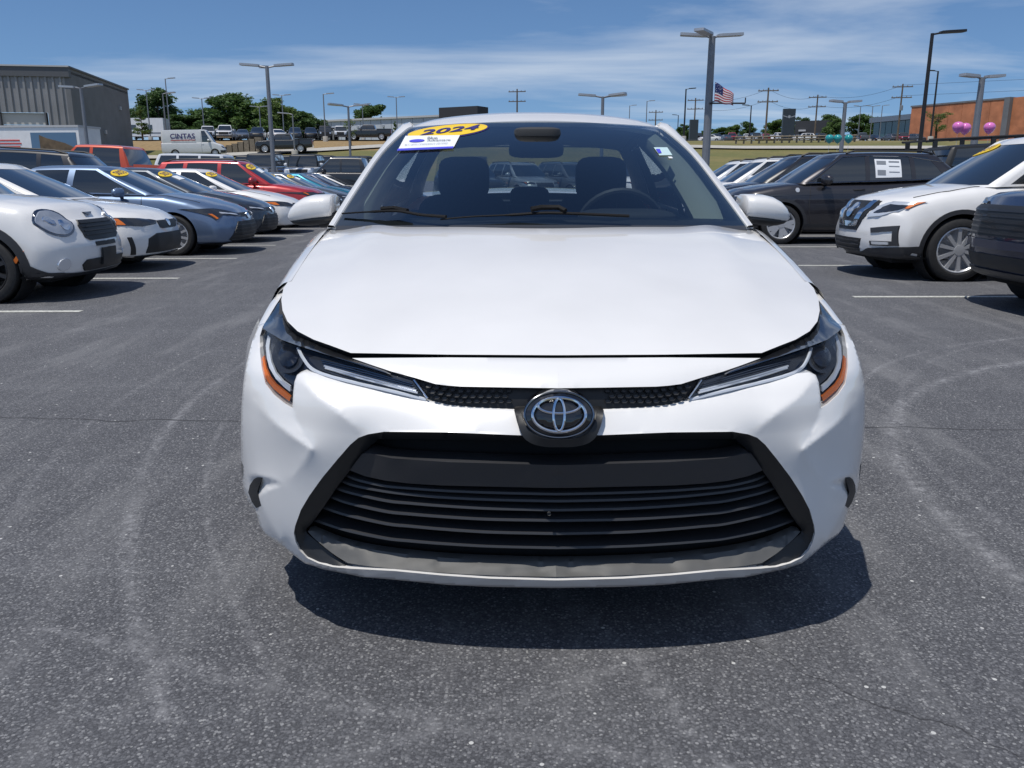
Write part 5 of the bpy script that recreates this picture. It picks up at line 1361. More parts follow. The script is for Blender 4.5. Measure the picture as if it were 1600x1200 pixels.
col = q.mix(.65, col, q.ramp(big.outputs['Fac'], [(.32, (.80, .80, .82)), (.68, (1.22, 1.22, 1.20))]), 'MULTIPLY')
col = q.mix(.8, col, q.ramp(strk.outputs['Fac'], [(.36, (.88, .88, .89)), (.55, (1, 1, 1)), (.70, (1.35, 1.35, 1.34))]), 'MULTIPLY')
# packed stones
vs_ = q.n('ShaderNodeTexVoronoi', Scale=125.0); q.l(co, vs_.inputs['Vector']); ss_ = q.n('ShaderNodeSeparateColor'); q.l(vs_.outputs['Color'], ss_.inputs[0])
stone = q.ramp(ss_.outputs[0], [(0, (.062, .064, .070)), (.55, (.118, .120, .127)), (.85, (.19, .19, .195)), (1, (.38, .38, .375))])
stone = q.mix(q.m('GREATER_THAN', vs_.outputs['Distance'], .52), stone, (.034, .035, .039))
col = q.mix(.5, col, stone)
# dusty wear dragged along the driving direction
mpw = q.n('ShaderNodeMapping', Scale=(2.4, .42, 1)); q.l(co, mpw.inputs[0])
wear = q.n('ShaderNodeTexNoise', Scale=1.5, Detail=9.0, Roughness=.68); q.l(mpw.outputs[0], wear.inputs['Vector'])
wk = q.ramp(wear.outputs['Fac'], [(.50, (0, 0, 0)), (.68, (1, 1, 1))])
col = q.mix(q.m('MULTIPLY', wk, .34), col, (.23, .23, .23))
# stone chips
vo = q.n('ShaderNodeTexVoronoi', Scale=75.0); q.l(co, vo.inputs['Vector'])
sel = q.n('ShaderNodeSeparateColor'); q.l(vo.outputs['Color'], sel.inputs[0])
chip = q.m('MULTIPLY', q.m('LESS_THAN', vo.outputs['Distance'], .22), q.m('GREATER_THAN', sel.outputs[0], .80))
col = q.mix(q.m('MULTIPLY', chip, .6), col, (.32, .32, .31))
vo3 = q.n('ShaderNodeTexVoronoi', Scale=30.0); q.l(co, vo3.inputs['Vector'])
sel3 = q.n('ShaderNodeSeparateColor'); q.l(vo3.outputs['Color'], sel3.inputs[0])
col = q.mix(q.m('MULTIPLY', q.m('LESS_THAN', vo3.outputs['Distance'], q.m('MULTIPLY', sel3.outputs[2], .16)), q.m('GREATER_THAN', sel3.outputs[1], .90)), col, (.48, .48, .46))
# pale tyre scuffs (arcs) : (centre x, y, radius, half width, strength)
scuff = None
mot2 = q.n('ShaderNodeTexNoise', Scale=3.2, Detail=5.0, Roughness=.7); q.l(co, mot2.inputs['Vector'])
mott = q.m('MULTIPLY', q.ramp(mid.outputs['Fac'], [(.40, (0, 0, 0)), (.62, (1, 1, 1))]), q.ramp(mot2.outputs['Fac'], [(.38, (.05, .05, .05)), (.62, (1, 1, 1))]))
for (ax, ay, rad, hw, st, x0, x1, y0, y1) in [(4.2, 4.9, 5.95, .055, .75, -2.4, -.7, 1.6, 6.5), (4.2, 4.9, 5.70, .03, .55, -2.4, -.6, 1.8, 6.5), (4.2, 4.9, 6.35, .04, .4, -2.9, -.9, 2.2, 6.5), (4.6, 2.5, 3.08, .09, .85, 1.2, 4.2, 2.0, 6.0), (4.9, 3.0, 3.35, .045, .7, 1.3, 4.0, 3.4, 6.6), (5.8, 2.6, 4.1, .04, .5, 1.4, 4.4, 2.0, 6.8), (-4, .2, 4.6, .07, .45, -3, 3, .9, 3.4), (5.4, -1.2, 4.4, .08, .5, .9, 4, .6, 3.2), (1.9, 8.6, 7.3, .06, .5, -2, 3, .8, 2.0), (-2.6, 6.4, 5.4, .05, .45, -3, 2, .8, 1.9)]:
    d = q.m('SQRT', q.m('ADD', q.m('POWER', q.m('ADD', X, -ax), 2), q.m('POWER', q.m('ADD', Y, -ay), 2)))
    d = q.m('ABSOLUTE', q.m('ADD', d, -rad)); k = q.m('SUBTRACT', 1, q.m('DIVIDE', d, hw * .7), clamp=True)
    wn = q.m('MULTIPLY', q.m('MULTIPLY', q.m('GREATER_THAN', X, x0), q.m('LESS_THAN', X, x1)), q.m('MULTIPLY', q.m('GREATER_THAN', Y, y0), q.m('LESS_THAN', Y, y1)))
    k = q.m('MULTIPLY', q.m('MULTIPLY', k, wn), st); scuff = k if scuff is None else q.m('ADD', scuff, k, clamp=True)
col = q.mix(q.m('MULTIPLY', scuff, q.m('ADD', q.m('MULTIPLY', mott, .75), .05)), col, (.33, .33, .335))
# paving joint and cracks
wob = q.n('ShaderNodeTexNoise', Scale=2.2, Detail=6.0); q.l(co, wob.inputs['Vector'])
jl = q.m('ADD', q.m('ADD', q.m('ADD', Y, -3.90), q.m('MULTIPLY', X, .040)), q.m('MULTIPLY', q.m('ADD', wob.outputs['Fac'], -.5), .16))
jk = q.m('SUBTRACT', 1, q.m('DIVIDE', q.m('ABSOLUTE', jl), .012), clamp=True)
col = q.mix(q.m('MULTIPLY', jk, .85), col, (.018, .018, .02))
j2 = q.m('ADD', q.m('ADD', q.m('ADD', Y, q.m('MULTIPLY', X, 1.25)), -2.72), q.m('MULTIPLY', q.m('ADD', wob.outputs['Fac'], -.5), .5))
jk2 = q.m('MULTIPLY', q.m('SUBTRACT', 1, q.m('DIVIDE', q.m('ABSOLUTE', j2), .007), clamp=True), q.m('MULTIPLY', q.m('GREATER_THAN', X, .6), q.m('LESS_THAN', X, 1.25)))
col = q.mix(q.m('MULTIPLY', jk2, .8), col, (.02, .02, .022))
col = q.mix(1.0, col, (1.14, 1.14, 1.16), 'MULTIPLY')
q.l(col, b_.inputs['Base Color']); b_.inputs['Roughness'].default_value = .82; b_.inputs['Specular IOR Level'].default_value = .35
bp = q.n('ShaderNodeBump', Strength=.55, Distance=.006); q.l(q.m('ADD', fine.outputs['Fac'], q.m('MULTIPLY', mid.outputs['Fac'], .6)), bp.inputs['Height']); q.l(bp.outputs[0], b_.inputs['Normal'])
M_GROUND, t_, b_ = nodes('dry_grass'); q = NT(t_)
co = q.n('ShaderNodeTexCoord').outputs['Object']; sx = q.n('ShaderNodeSeparateXYZ'); q.l(co, sx.inputs[0])
n1_ = q.n('ShaderNodeTexNoise', Scale=.12, Detail=8.0, Roughness=.7); q.l(co, n1_.inputs['Vector'])
n2_ = q.n('ShaderNodeTexNoise', Scale=2.5, Detail=6.0, Roughness=.7); q.l(co, n2_.inputs['Vector'])
gr = q.ramp(n1_.outputs['Fac'], [(.3, (.105, .120, .035)), (.5, (.165, .150, .050)), (.7, (.24, .185, .075))])
gr = q.mix(.5, gr, q.ramp(n2_.outputs['Fac'], [(.3, (.6, .6, .6)), (.7, (1.35, 1.3, 1.2))]), 'MULTIPLY')
straw = q.ramp(n2_.outputs['Fac'], [(.3, (.20, .125, .055)), (.7, (.40, .27, .13))])
bank = q.m('MULTIPLY', q.m('MULTIPLY', q.m('GREATER_THAN', sx.outputs[1], 95), q.m('LESS_THAN', q.m('ADD', sx.outputs[1], q.m('MULTIPLY', n1_.outputs['Fac'], 10)), 122)), q.m('LESS_THAN', sx.outputs[0], -12))
gr = q.mix(q.m('MULTIPLY', bank, .85), gr, straw)
q.l(gr, b_.inputs['Base Color']); b_.inputs['Roughness'].default_value = .95
xs = list(np.arange(-70, 71, 2.0)); ysl = list(np.arange(-16, 65, 1.0))
sheet('parking_lot', xs, ysl, 0, M_ASPH)
xg = [-4000, -1500, -600, -300, -160, -110, -80, -60, -45, -30, -20, -14, -12, -10, -8, -4, 0, 4, 8, 10, 12, 14, 20, 30, 45, 60, 80, 110, 160, 300, 600, 1500, 4000]
sheet('ground', xg, list(np.arange(-400, 0, 40)) + list(np.arange(0, 240, 3)) + [260, 300, 400, 600, 1000, 2000, 3000, 6500], -.07, M_GROUND)
M_LINE = pm('line_paint', (.50, .50, .46), .8, noise=(35, .35)); M_CONC = pm('concrete', (.42, .40, .36), .9, noise=(3, .12))
def ribbon(name, pts, w_, mat, zoff=.02, step=1.0, struct=True):
    P = polyline(pts, step); V = []; F = []
    for i, p in enumerate(P):
        a = P[max(0, i - 1)]; b = P[min(len(P) - 1, i + 1)]; d = math.hypot(b[0] - a[0], b[1] - a[1]); nx, ny = -(b[1] - a[1]) / d, (b[0] - a[0]) / d
        for s in (1, -1): V.append((p[0] + s * nx * w_ / 2, p[1] + s * ny * w_ / 2, gz(p[0] + s * nx * w_ / 2, p[1] + s * ny * w_ / 2) + zoff))
    for i in range(len(P) - 1): F.append((2 * i, 2 * i + 1, 2 * i + 3, 2 * i + 2))
    return setp(mk(name, V, F, mat, None, True, None), kind='structure')
for k in range(-1, 12):
    y = 7.47 + 2.6 * k; x0 = -3.9 - .05 * (y - 7.5)
    ribbon('stall_line', [(x0, y), (x0 - 5.2, y - .12)], .10, M_LINE, .004)
for y in (5.3, 8.43, 11.6, 14.9, 17.8, 20.6, 23.4, 26.2):
    ribbon('stall_line', [(3.47 + .02 * (y - 8.4), y), (8.8, y + .03)], .10, M_LINE, .004)
def ter(px, py):
    d = raydir(px, py)
    for k in range(1, 6000):
        y = 20 + k * .1; t = y / d[1]; x = d[0] * t; z = CAMH + d[2] * t
        if z <= gz(x, y): return x, y
    return d[0] * 600 / d[1], 600
def xat(px, D):
    return (px - 800) / FPX * (D * CP + (CAMH - gz((px - 800) / FPX * D, D)) * SP)
ribbon('driveway', [(xat(-80, 84), 84), (xat(250, 86), 86), (xat(340, 88), 88), (xat(470, 93), 93), (xat(600, 99), 99), (xat(820, 101), 101), (xat(1090, 98), 98), (xat(1160, 97), 97), (xat(1500, 97), 97)], 3.4, M_CONC, .10)
sheet('upper_lot', list(np.arange(-110, 30, 5)), list(np.arange(114, 166, 3)), .05, M_ASPH)
sheet('far_lot', list(np.arange(20, 190, 6)), list(np.arange(176, 232, 4)), .05, M_ASPH)

# ================================================================== MORE VEHICLES
def bg(kind, S, px, D, rz, mat, label, cat='car', group=None, dx=0, scale=1.0, **kw):
    x = xat(px, D) + dx
    o = place(kind, S, (x, D, gz(x, D) + .0), R(rz), mat, label, cat, group, **kw); o.scale = (scale,) * 3
    # settle on the slope
    h = S['L'] / 2; c, s = math.sin(R(rz)), -math.cos(R(rz))
    zf, zr = gz(x + c * h, D + s * h), gz(x - c * h, D - s * h); pitch = math.atan2(zf - zr, S['L'])
    o.rotation_euler = (pitch * -1.0 * -1.0 if False else -pitch, 0, R(rz)); o.location.z = (zf + zr) / 2 + .02
    return o
G2 = 'vehicles parked in the second row on the left'
bg('xover', XOVER, 52, 18.9, -90, P_BLACK, 'black crossover parked behind the round-eyed white crossover', group=G2, dx=-.4)
bg('truck', TRUCK, 174, 27.4, -90, P_ORAN, 'orange-red crew cab pickup truck parked behind the sedans', 'pickup truck', scale=1.06, dx=.15)
bg('mids', MIDS, 70, 33, -90, M_WHITE, 'white sedan between the black crossover and the trailer', group=G2)
bg('coro', CORO, 108, 36.5, -90, P_BBLUE, 'bright blue sedan behind the orange-red pickup truck', group=G2)
bg('jeepw', dict(JEEP, cabin_mat='paint'), 285, 36, -90, P_WHITE2, 'white boxy SUV with dark windows parked past the orange-red pickup', group=G2, scale=.97)
bg('mids', MIDS, 352, 40, -90, M_WHITE, 'white sedan parked beyond the white boxy SUV', group=G2, small=True)
GJ = 'off-roaders parked in the back row'
JR = [(393, 57, P_WHITE2, 'white off-roader behind the silver sedan'), (449, 57, P_CHAR, 'charcoal off-roader'), (505, 57, P_BBLUE, 'bright blue off-roader'), (561, 57, P_TAN, 'tan off-roader'), (414, 49.5, P_GREY, 'grey off-roader'), (479, 49.5, P_WHITE2, 'white off-roader between grey and dark green ones'), (541, 49.5, P_GREEN, 'dark green off-roader')]
for i, (px, D, m_, c_) in enumerate(JR):
    bg('jeep', JEEP, px, D, 4, m_, c_ + ' with black hardtop in the back row', group=GJ, small=True)
bg('truck', TRUCK, 548, 36.5, -90, P_BLACK, 'black pickup truck parked across the end of the left row', 'pickup truck', small=True, scale=.95)
GB = 'crossovers parked across the end of the aisle'
for i, (px, m_, c_) in enumerate([(735, P_CHAR, 'charcoal'), (812, P_SILV, 'silver'), (890, P_GREY, 'grey'), (968, M_WHITE, 'white'), (1046, P_NAVY, 'dark navy')]):
    bg('xover', XOVER, px, 37.5, 28, m_, c_ + ' crossover seen through the white sedan windows at the aisle end', group=GB, small=True, scale=.97)
bg('jeep', JEEP, 742, 52, 180, P_WHITE2, 'white off-roader alone behind the crossovers at the aisle end', small=True)
# right, second row
rack_suv = bg('jeep', JEEP, 1480, 21.6, -90, P_BLACK, 'black boxy off-roader carrying a long roof rack', dx=.2)
rk = MB(); 
for s in (-.72, .72): rk.tube([(s, -1.15, 2.02), (s, 1.95, 2.02)], .028, 6)
rack = rk.build('rack_rails', M_BLACKPL, rack_suv); setp(rack, kind='stuff')
for y_ in (-1.1, -.5, .1, .7, 1.3, 1.9): MB().box(-.74, .74, y_ - .03, y_ + .03, 1.985, 2.015).build('rack_bar', M_BLACKPL, rack_suv)
for s in (-.72, .72):
    for y_ in (-1.0, .4, 1.8): MB().box(s - .03, s + .03, y_ - .05, y_ + .05, 1.83, 2.0).build('rack_foot', M_BLACKPL, rack_suv)
bg('truck', TRUCK, 1560, 25.4, 90, P_WHITE2, 'white pickup truck behind the off-roader with the roof rack', 'pickup truck', dx=.4)
# driveway and hill
van = bg('van', VAN, 306, 86.5, 104, P_WHITE2, 'white delivery van with CINTAS lettering climbing the driveway', 'van')
def van_text(txt, y0, ln, z0, h, mat, side=True):
    vs, fs, _ = text_mesh2d(txt, True)
    if side: V = [(-1.045, y0 - u * ln, z0 + v * h) for u, v in vs]
    else: V = [(y0 + (-u) * ln, 3.06, z0 + v * h) for u, v in vs]
    return mk('lettering', V, fs, mat, van, False)
van_text('CINTAS', 2.05, 2.3, 1.72, .50, M_NAVYINK); van_text('CINTAS', .75, 1.1, 1.62, .28, M_NAVYINK, False)
MB().box(-1.05, -1.04, -.25, 2.05, 1.56, 1.62).build('lettering_underline', M_REDINK, van)
bg('truck', TRUCK, 446, 91, -82, P_BLACK, 'black pickup truck driving down the driveway', 'pickup truck', small=True)
GH = 'vehicles on the upper lot'
HL_ = [(326, 120, 'jeepw', P_WHITE2, 'white boxy SUV on the upper lot above the delivery van', 20), (354, 115, 'truck', P_WHITE2, 'white pickup facing downhill on the upper lot', 12), (380, 121, 'mids', P_GREY, 'grey sedan on the upper lot beside the white pickup', 15),
       (404, 117, 'xover', P_BLACK, 'black crossover on the upper lot in front of the trees', 10), (434, 120, 'mids', M_WHITE, 'white sedan on the upper lot', 30), (462, 119, 'xover', P_CHAR, 'charcoal crossover on the upper lot', 12),
       (486, 121, 'xover', P_BLACK, 'black crossover on the upper lot beside the warehouse', 14), (509, 118, 'jeep', P_BLACK, 'black off-roader at the warehouse corner', 12), (534, 119, 'jeepw', P_WHITE2, 'white boxy van-like SUV in front of the warehouse', 8), (578, 113, 'truck', P_BLACK, 'black pickup truck parked in front of the warehouse', -90)]
KS = {'jeepw': dict(JEEP, cabin_mat='paint'), 'truck': TRUCK, 'mids': MIDS, 'xover': XOVER, 'jeep': JEEP, 'coro': CORO}
KS['jeepw'] = PROTO['jeepw'][1].S
for px, D, kd, m_, lb, rz in HL_: bg(kd, KS[kd], px, D, rz, m_, lb, 'pickup truck' if kd == 'truck' else 'car', GH, small=True)
GF = 'vehicles on the far lot'
cols_ = [(M_WHITE, 'white'), (P_RED, 'red'), (P_BLACK, 'black'), (P_SILV, 'silver'), (P_GREY, 'grey')]
kinds_ = ['xover', 'mids', 'truck', 'coro', 'xover', 'jeep']; nmk = {'xover': 'crossover', 'mids': 'sedan', 'truck': 'pickup truck', 'coro': 'sedan', 'jeep': 'off-roader'}
for i, px in enumerate([1062, 1076, 1090, 1120, 1133, 1143, 1153, 1166, 1180, 1192, 1205, 1216, 1247, 1262, 1276, 1290, 1330, 1346, 1366, 1390, 1410, 1432]):
    m_, c_ = cols_[(i * 7 + i // 3) % 5]; kd = kinds_[(i * 5 + 1) % 6]
    if px in (1166, 1180, 1205): m_, c_ = M_WHITE, 'white'
    bg(kd, KS[kd], px, 182 + (i % 4) * 7, [-12, 12, 170, 6, 185][i % 5], m_, 'small distant %s %s on the far lot' % (c_, nmk[kd]), 'pickup truck' if kd == 'truck' else 'car', GF, small=True)
bg('mids', MIDS, 1107, 178, -80, M_WHITE, 'white sedan driving on the road beyond the grass', small=True)
bg('xover', XOVER, 1255, 172, -90, M_WHITE, 'white crossover standing behind the guard rail', small=True)

# ================================================================== POLES
M_POLE = pm('grey_pole', (.22, .23, .25), .5, .4, noise=(2, .1)); M_BPOLE = pm('black_pole', (.015, .014, .016), .5); M_WOOD = pm('pole_wood', (.13, .10, .075), .9, noise=(4, .3)); M_LED = pm('lamp_head', (.45, .46, .48), .4, .5)
def lamp(px, py, D, heads, label, black=False, r=.11, group='parking lot lamps', pxb=None, arm=1.0, az0=0.0, hl=.95):
    x = xat(px, D); z0 = gz(x, D); p = at_y(px, py, D); z1 = p.z; x = p.x
    if pxb is not None: pass
    o = setp(empty('street_lamp', (x, D, z0)), label, 'street lamp', group); h = z1 - z0; m_ = M_BPOLE if black else M_POLE
    MB().tube([(0, 0, -.2), (0, 0, h * .5), (0, 0, h)], [r, r * .9, r * .75], 10).build('pole', m_, o)
    MB().lathe([(.0, .55), (.30, .55), (.33, .5), (.33, -.2)], 14).build('base', M_CONC, o)
    for a in heads:
        a = R(a + az0); c, s = math.cos(a), math.sin(a); M_ = Matrix.Translation((0, 0, h)) @ Matrix.Rotation(a, 4, 'Z') @ Matrix.Rotation(R(-4), 4, 'Y')
        MB().tube([M_ @ Vector((0, 0, -.05)), M_ @ Vector((.45 * arm, 0, 0))], .045, 6).build('arm', m_, o)
        MB().prism([(.40 * arm, -.16), (.5 * arm + .1, -.21), (.5 * arm + hl, -.21), (.55 * arm + hl, -.14), (.55 * arm + hl, .14), (.5 * arm + hl, .21), (.5 * arm + .1, .21), (.40 * arm, .16)], -.03, .07, M_).build('lamp_head', M_BPOLE if black else M_LED, o)
    return o
lamp(417, 104, 46, [0, 180, 115], 'grey lamp with three heads rising behind the red crossover', r=.13, hl=.85, arm=1.0)
lamp(126, 137, 50, [0, 180], 'grey two-headed lamp in front of the corrugated building', r=.11, az0=-20)
LA = lamp(1113, 57, 36, [172, 8, 232], 'tall grey three-headed lamp carrying a flag bracket', r=.18, hl=.95, arm=.6)
lamp(942, 151, 48, [180, 12, 330], 'grey three-headed lamp showing above the white sedan roof', r=.11, hl=.8)
lamp(544, 166, 64, [180, 0, 210], 'short grey three-headed lamp in front of the warehouse', r=.10)
lamp(1535, 121, 35, [12, 190], 'grey two-headed lamp in front of the orange facade', r=.15, hl=.65, arm=.5)
lamp(1321, 160, 47, [8, 188], 'grey two-headed lamp between the glass hall and the pylon sign', r=.13, hl=.6, arm=.5)
lamp(457, 178, 88, [180], 'short plain grey lamp beside the black pickup on the driveway', r=.09)
for px, py, D, hd, lb in [(228, 141, 130, [0, 180], 'slender two-headed lamp before the leftmost trees'), (254, 146, 92, [0], 'slender single-headed lamp behind the delivery van'), (258, 123, 120, [0], 'tall slender single-headed lamp behind the delivery van'),
     (315, 154, 125, [0, 180], 'slender two-headed lamp over the upper lot hedge'), (405, 167, 128, [0, 180], 'slender two-headed lamp half hidden by the big trees'), (440, 149, 130, [0, 180], 'slender two-headed lamp right of the big trees'),
     (505, 147, 110, [0], 'slender single-headed lamp at the warehouse corner'), (566, 163, 140, [0, 180], 'slender two-headed lamp against the tree behind the warehouse'), (619, 152, 135, [0, 180], 'slender two-headed lamp in front of the warehouse wall'),
     (984, 165, 170, [0], 'thin single-headed lamp past the sedan roof, shorter of a pair'), (1011, 158, 150, [0], 'thin single-headed lamp past the sedan roof, taller of a pair'),
     (1345, 166, 170, [0, 180], 'thin two-headed lamp left of the utility pole'), (1364, 166, 165, [0, 180], 'thin two-headed lamp at the glass hall'), (1379, 165, 175, [0], 'thin single-headed lamp at the glass hall')]:
    lamp(px, py, D, hd, lb, r=.09, hl=.8)
for px, py, D, hd, lb, r in [(1072, 139, 120, [0], 'black single-headed lamp left of the flag lamp', .12), (1174, 165, 130, [180], 'black single-headed lamp right of the flag lamp', .11), (1457, 52, 40, [6], 'tall black single-headed lamp before the orange facade', .10), (1466, 111, 110, [172], 'black single-headed lamp behind the orange facade', .13), (1060, 180, 190, [180], 'small black single-headed lamp beside the dark pylon', .11)]:
    lamp(px, py, D, hd, lb, black=True, r=r, group='black lamps', hl=1.0 if D < 100 else .8)
# flag on the big lamp
fz = at_y(1108, 162, 36).z - LA.location.z
br = MB().tube([(0, -.19, fz), (1.45, -.19, fz - .0)], .035, 6).tube([(1.45, -.19, fz), (1.45, -.19, fz + .22)], .025, 6).tube([(.1, -.19, fz + .05), (.6, -.19, fz + .2)], .02, 6)
setp(br.build('flag_bracket', M_BPOLE, LA), kind='stuff')
M_FLAG, t_, b_ = nodes('flag_cloth'); q = NT(t_); uvn = q.n('ShaderNodeAttribute', attribute_name='fuv'); sxx = q.n('ShaderNodeSeparateXYZ'); q.l(uvn.outputs['Vector'], sxx.inputs[0])
st_ = q.m('LESS_THAN', q.m('FRACT', q.m('MULTIPLY', sxx.outputs[1], 6.5)), .5)
cl = q.mix(st_, (.75, .74, .74), (.42, .03, .05)); ct = q.m('MULTIPLY', q.m('LESS_THAN', sxx.outputs[0], .42), q.m('GREATER_THAN', sxx.outputs[1], .46))
vf = q.n('ShaderNodeTexVoronoi', Scale=16.0); q.l(uvn.outputs['Vector'], vf.inputs['Vector'])
cl = q.mix(ct, cl, q.mix(q.m('LESS_THAN', vf.outputs['Distance'], .22), (.02, .03, .12), (.7, .7, .72))); q.l(cl, b_.inputs['Base Color']); b_.inputs['Roughness'].default_value = .9
V = []; F = []; UV = []
for i in range(13):
    for k in range(9):
        u, v = i / 12, k / 8; V.append((.17 + u * .80, -.22 + .08 * math.sin(u * 7 + v) * u, .76 * v - .46 * u * (.35 + .65 * v) + .025 * math.sin(u * 9))); UV.append((u, v, 0))
for i in range(12):
    for k in range(8): a = i * 9 + k; F.append((a, a + 9, a + 10, a + 1))
fo = mk('flag', V, F, M_FLAG, None); at_ = fo.data.attributes.new('fuv', 'FLOAT_VECTOR', 'POINT'); at_.data.foreach_set('vector', [c for p in UV for c in p])
fo.location = (LA.location.x, 36, LA.location.z + fz + .06); setp(fo, 'striped American flag hanging from the tall three-headed lamp', 'flag')
so = fo.modifiers.new('thickness', 'SOLIDIFY'); so.thickness = .01
# utility poles and wires
UP = []
def upole(px, py, D, label):
    p = at_y(px, py, D); z0 = gz(p.x, D); h = p.z - z0
    o = setp(empty('utility_pole', (p.x, D, z0)), label, 'utility pole', 'utility poles'); 
    MB().tube([(0, 0, -.3), (0, 0, h)], [.19, .13], 8).build('pole', M_WOOD, o)
    for z_ in (h - .5, h - 2.3): MB().box(-1.7, 1.7, -.07, .07, z_ - .08, z_ + .08, Matrix.Rotation(R(-12), 4, 'Z')).build('cross_arm', M_WOOD, o)
    for z_ in (h - .5, h - 2.3):
        for x_ in (-1.55, -.8, .8, 1.55): MB().lathe([(.0, .18), (.06, .16), (.07, .0), (.03, -.06)], 8, Matrix.Rotation(R(-12), 4, 'Z') @ Matrix.Translation((x_, 0, z_ + .12))).build('insulator', M_LED, o)
    UP.append((p.x, D, z0 + h)); return o
upole(1087, 153, 190, 'far wooden utility pole beside the dark pylon'); upole(1201, 137, 150, 'wooden utility pole left of the winged pylon sign'); upole(1278, 148, 175, 'wooden utility pole right of the winged pylon sign'); u4 = upole(1411, 131, 155, 'wooden utility pole with transformer beside the orange facade')
MB().lathe([(.0, .45), (.26, .45), (.28, .4), (.28, -.4), (.0, -.42)], 12, Matrix.Translation((-.05, -.42, UP[3][2] - u4.location.z - 4.1))).build('transformer', M_POLE, u4)
upole(808, 139, 170, 'utility pole with stacked cross arms above the sedan roof'); upole(1025, 172, 210, 'small distant utility pole right of the sedan roof')
wi = 0
for a, b in ((0, 1), (1, 2), (2, 3)):
    for dz in (-.2, -2.0):
        A, B = Vector(UP[a]), Vector(UP[b]); A.z += dz; B.z += dz
        pts = [A.lerp(B, k / 12) - Vector((0, 0, 1.1 * 4 * (k / 12) * (1 - k / 12))) for k in range(13)]
        setp(MB().tube(pts, .022, 4).build('power_line', M_BPOLE), 'sagging %s power line %s' % ('upper' if dz > -1 else 'lower', ('left of the winged pylon sign', 'passing behind the winged pylon sign', 'ending at the transformer pole')[a]), 'power line', 'power lines')
A = Vector(UP[3])
for dz in (-.2, -2.0): setp(MB().tube([A + Vector((0, 0, dz)), A + Vector((25, -6, dz + .6)), A + Vector((60, -14, dz + 3.5))], .022, 4).build('power_line', M_BPOLE), 'thin %s power line leaving the transformer pole over the orange facade' % ('upper' if dz > -1 else 'lower'), 'power line', 'power lines')

# ================================================================== BUILDINGS
M_CORR = pm('corrugated_steel', (.27, .27, .275), .55, .2, noise=(.5, .12)); M_GREYW = pm('grey_wall', (.17, .175, .185), .85, noise=(.8, .1)); M_DOORW = pm('white_door', (.55, .54, .52), .7)
M_FASC = pm('dark_fascia', (.10, .105, .115), .6); M_BLUEG = pm('blue_grey_wall', (.50, .54, .60), .7, noise=(.2, .06)); M_RUST = pm('rust_panels', (.50, .19, .09), .75, noise=(.5, .25)); M_CHARW = pm('charcoal_wall', (.035, .037, .042), .7)
M_GREENGL = pm('curtain_glass', (.03, .07, .075), .1, coat=1.0, spec=.8); M_EAVE = pm('roof_edge', (.5, .5, .5), .6)
C0 = at_y(106, 103, 75); zr = C0.z; zb = gz(C0.x, 75) - .3
bl = setp(empty('warehouse', (C0.x, 75, zb)), 'grey warehouse with corrugated front wall and white roll-up doors', 'building'); H_ = zr - zb
V = []; F = []; ax = Vector((-1, -.16, 0)).normalized(); nrm_ = Vector((ax.y, -ax.x, 0)) * -1
nrm_ = Vector((.16, -1, 0)).normalized()
def corr(s0, s1, z0, z1):
    V = []; F = []; s = s0; n = 0
    while s <= s1 + 1e-6:
        d = [0, 0, .12, .12][n % 4]; p = ax * s + nrm_ * d; V += [(p.x, p.y, z0), (p.x, p.y, z1)]; s += [.30, .06, .16, .06][n % 4]; n += 1
    for i in range(n - 1): F.append((2 * i, 2 * i + 2, 2 * i + 3, 2 * i + 1))
    return V, F
DH = at_y(150, 176, 74.5).z - zb
doors = [(2.2, 5.9), (7.6, 11.3), (13, 16.7), (18.5, 22.2)]
cw_ = MB(); cw_.add(*corr(.3, 34, DH, H_ - .9))
prev = .3
for a, b in doors: cw_.add(*corr(prev, a, 0, DH)); prev = b
cw_.add(*corr(prev, 34, 0, DH)); setp(cw_.build('corrugated_wall', M_CORR, bl, False), kind='stuff')
def slab(s0, s1, d0, d1, z0, z1):
    P = [ax * s0 + nrm_ * d0, ax * s1 + nrm_ * d0, ax * s1 + nrm_ * d1, ax * s0 + nrm_ * d1]; return [(p.x, p.y) for p in P], z0, z1
def pslab(name, args, mat): MB().prism(*args).build(name, mat, bl, False)
pslab('fascia', slab(-.05, 34, -.4, .22, H_ - .9, H_ - .12), M_FASC); pslab('roof_edge', slab(-.1, 34, -.4, .30, H_ - .12, H_), M_EAVE)
for a, b in doors:
    for j in range(5): pslab('door_panel', slab(a + .1, b - .1, -.25, -.18, j * DH / 5 + .02, (j + 1) * DH / 5 - .02), M_DOORW)
    pslab('door_jamb', slab(a - .02, a + .1, -.3, .14, 0, DH), M_FASC); pslab('door_jamb', slab(b - .1, b + .02, -.3, .14, 0, DH), M_FASC)
C1 = at_y(199, 138, 93); sv = Vector((C1.x - C0.x, 93 - 75, 0)); sl = sv.length; sv.normalize(); sn = Vector((sv.y, -sv.x, 0))
def side_box(a, b, d0, d1, z0, z1):
    P = [sv * a + sn * d0, sv * b + sn * d0, sv * b + sn * d1, sv * a + sn * d1]; return [(p.x, p.y) for p in P], z0, z1
MB().prism(*side_box(0, sl, -.4, .0, 0, H_ - .15)).build('side_wall', M_GREYW, bl, False)
MB().prism(*side_box(-.1, sl + .1, -.4, .12, H_ - .15, H_)).build('roof_edge', M_FASC, bl, False)
MB().prism(*side_box(sl * .45, sl * .45 + .5, .0, .15, H_ * .42, H_ * .46)).build('wall_lamp', M_LED, bl, False)
MB().prism(*side_box(sl * .78, sl * .78 + .4, .0, .15, H_ * .72, H_ * .76)).build('wall_lamp', M_LED, bl, False)
MB().prism([(0, 0), (sv * sl).to_2d(), (sv * sl + ax * 34).to_2d(), (ax * 34).to_2d()], H_ - .6, H_ - .4).build('roof', M_FASC, bl, False)
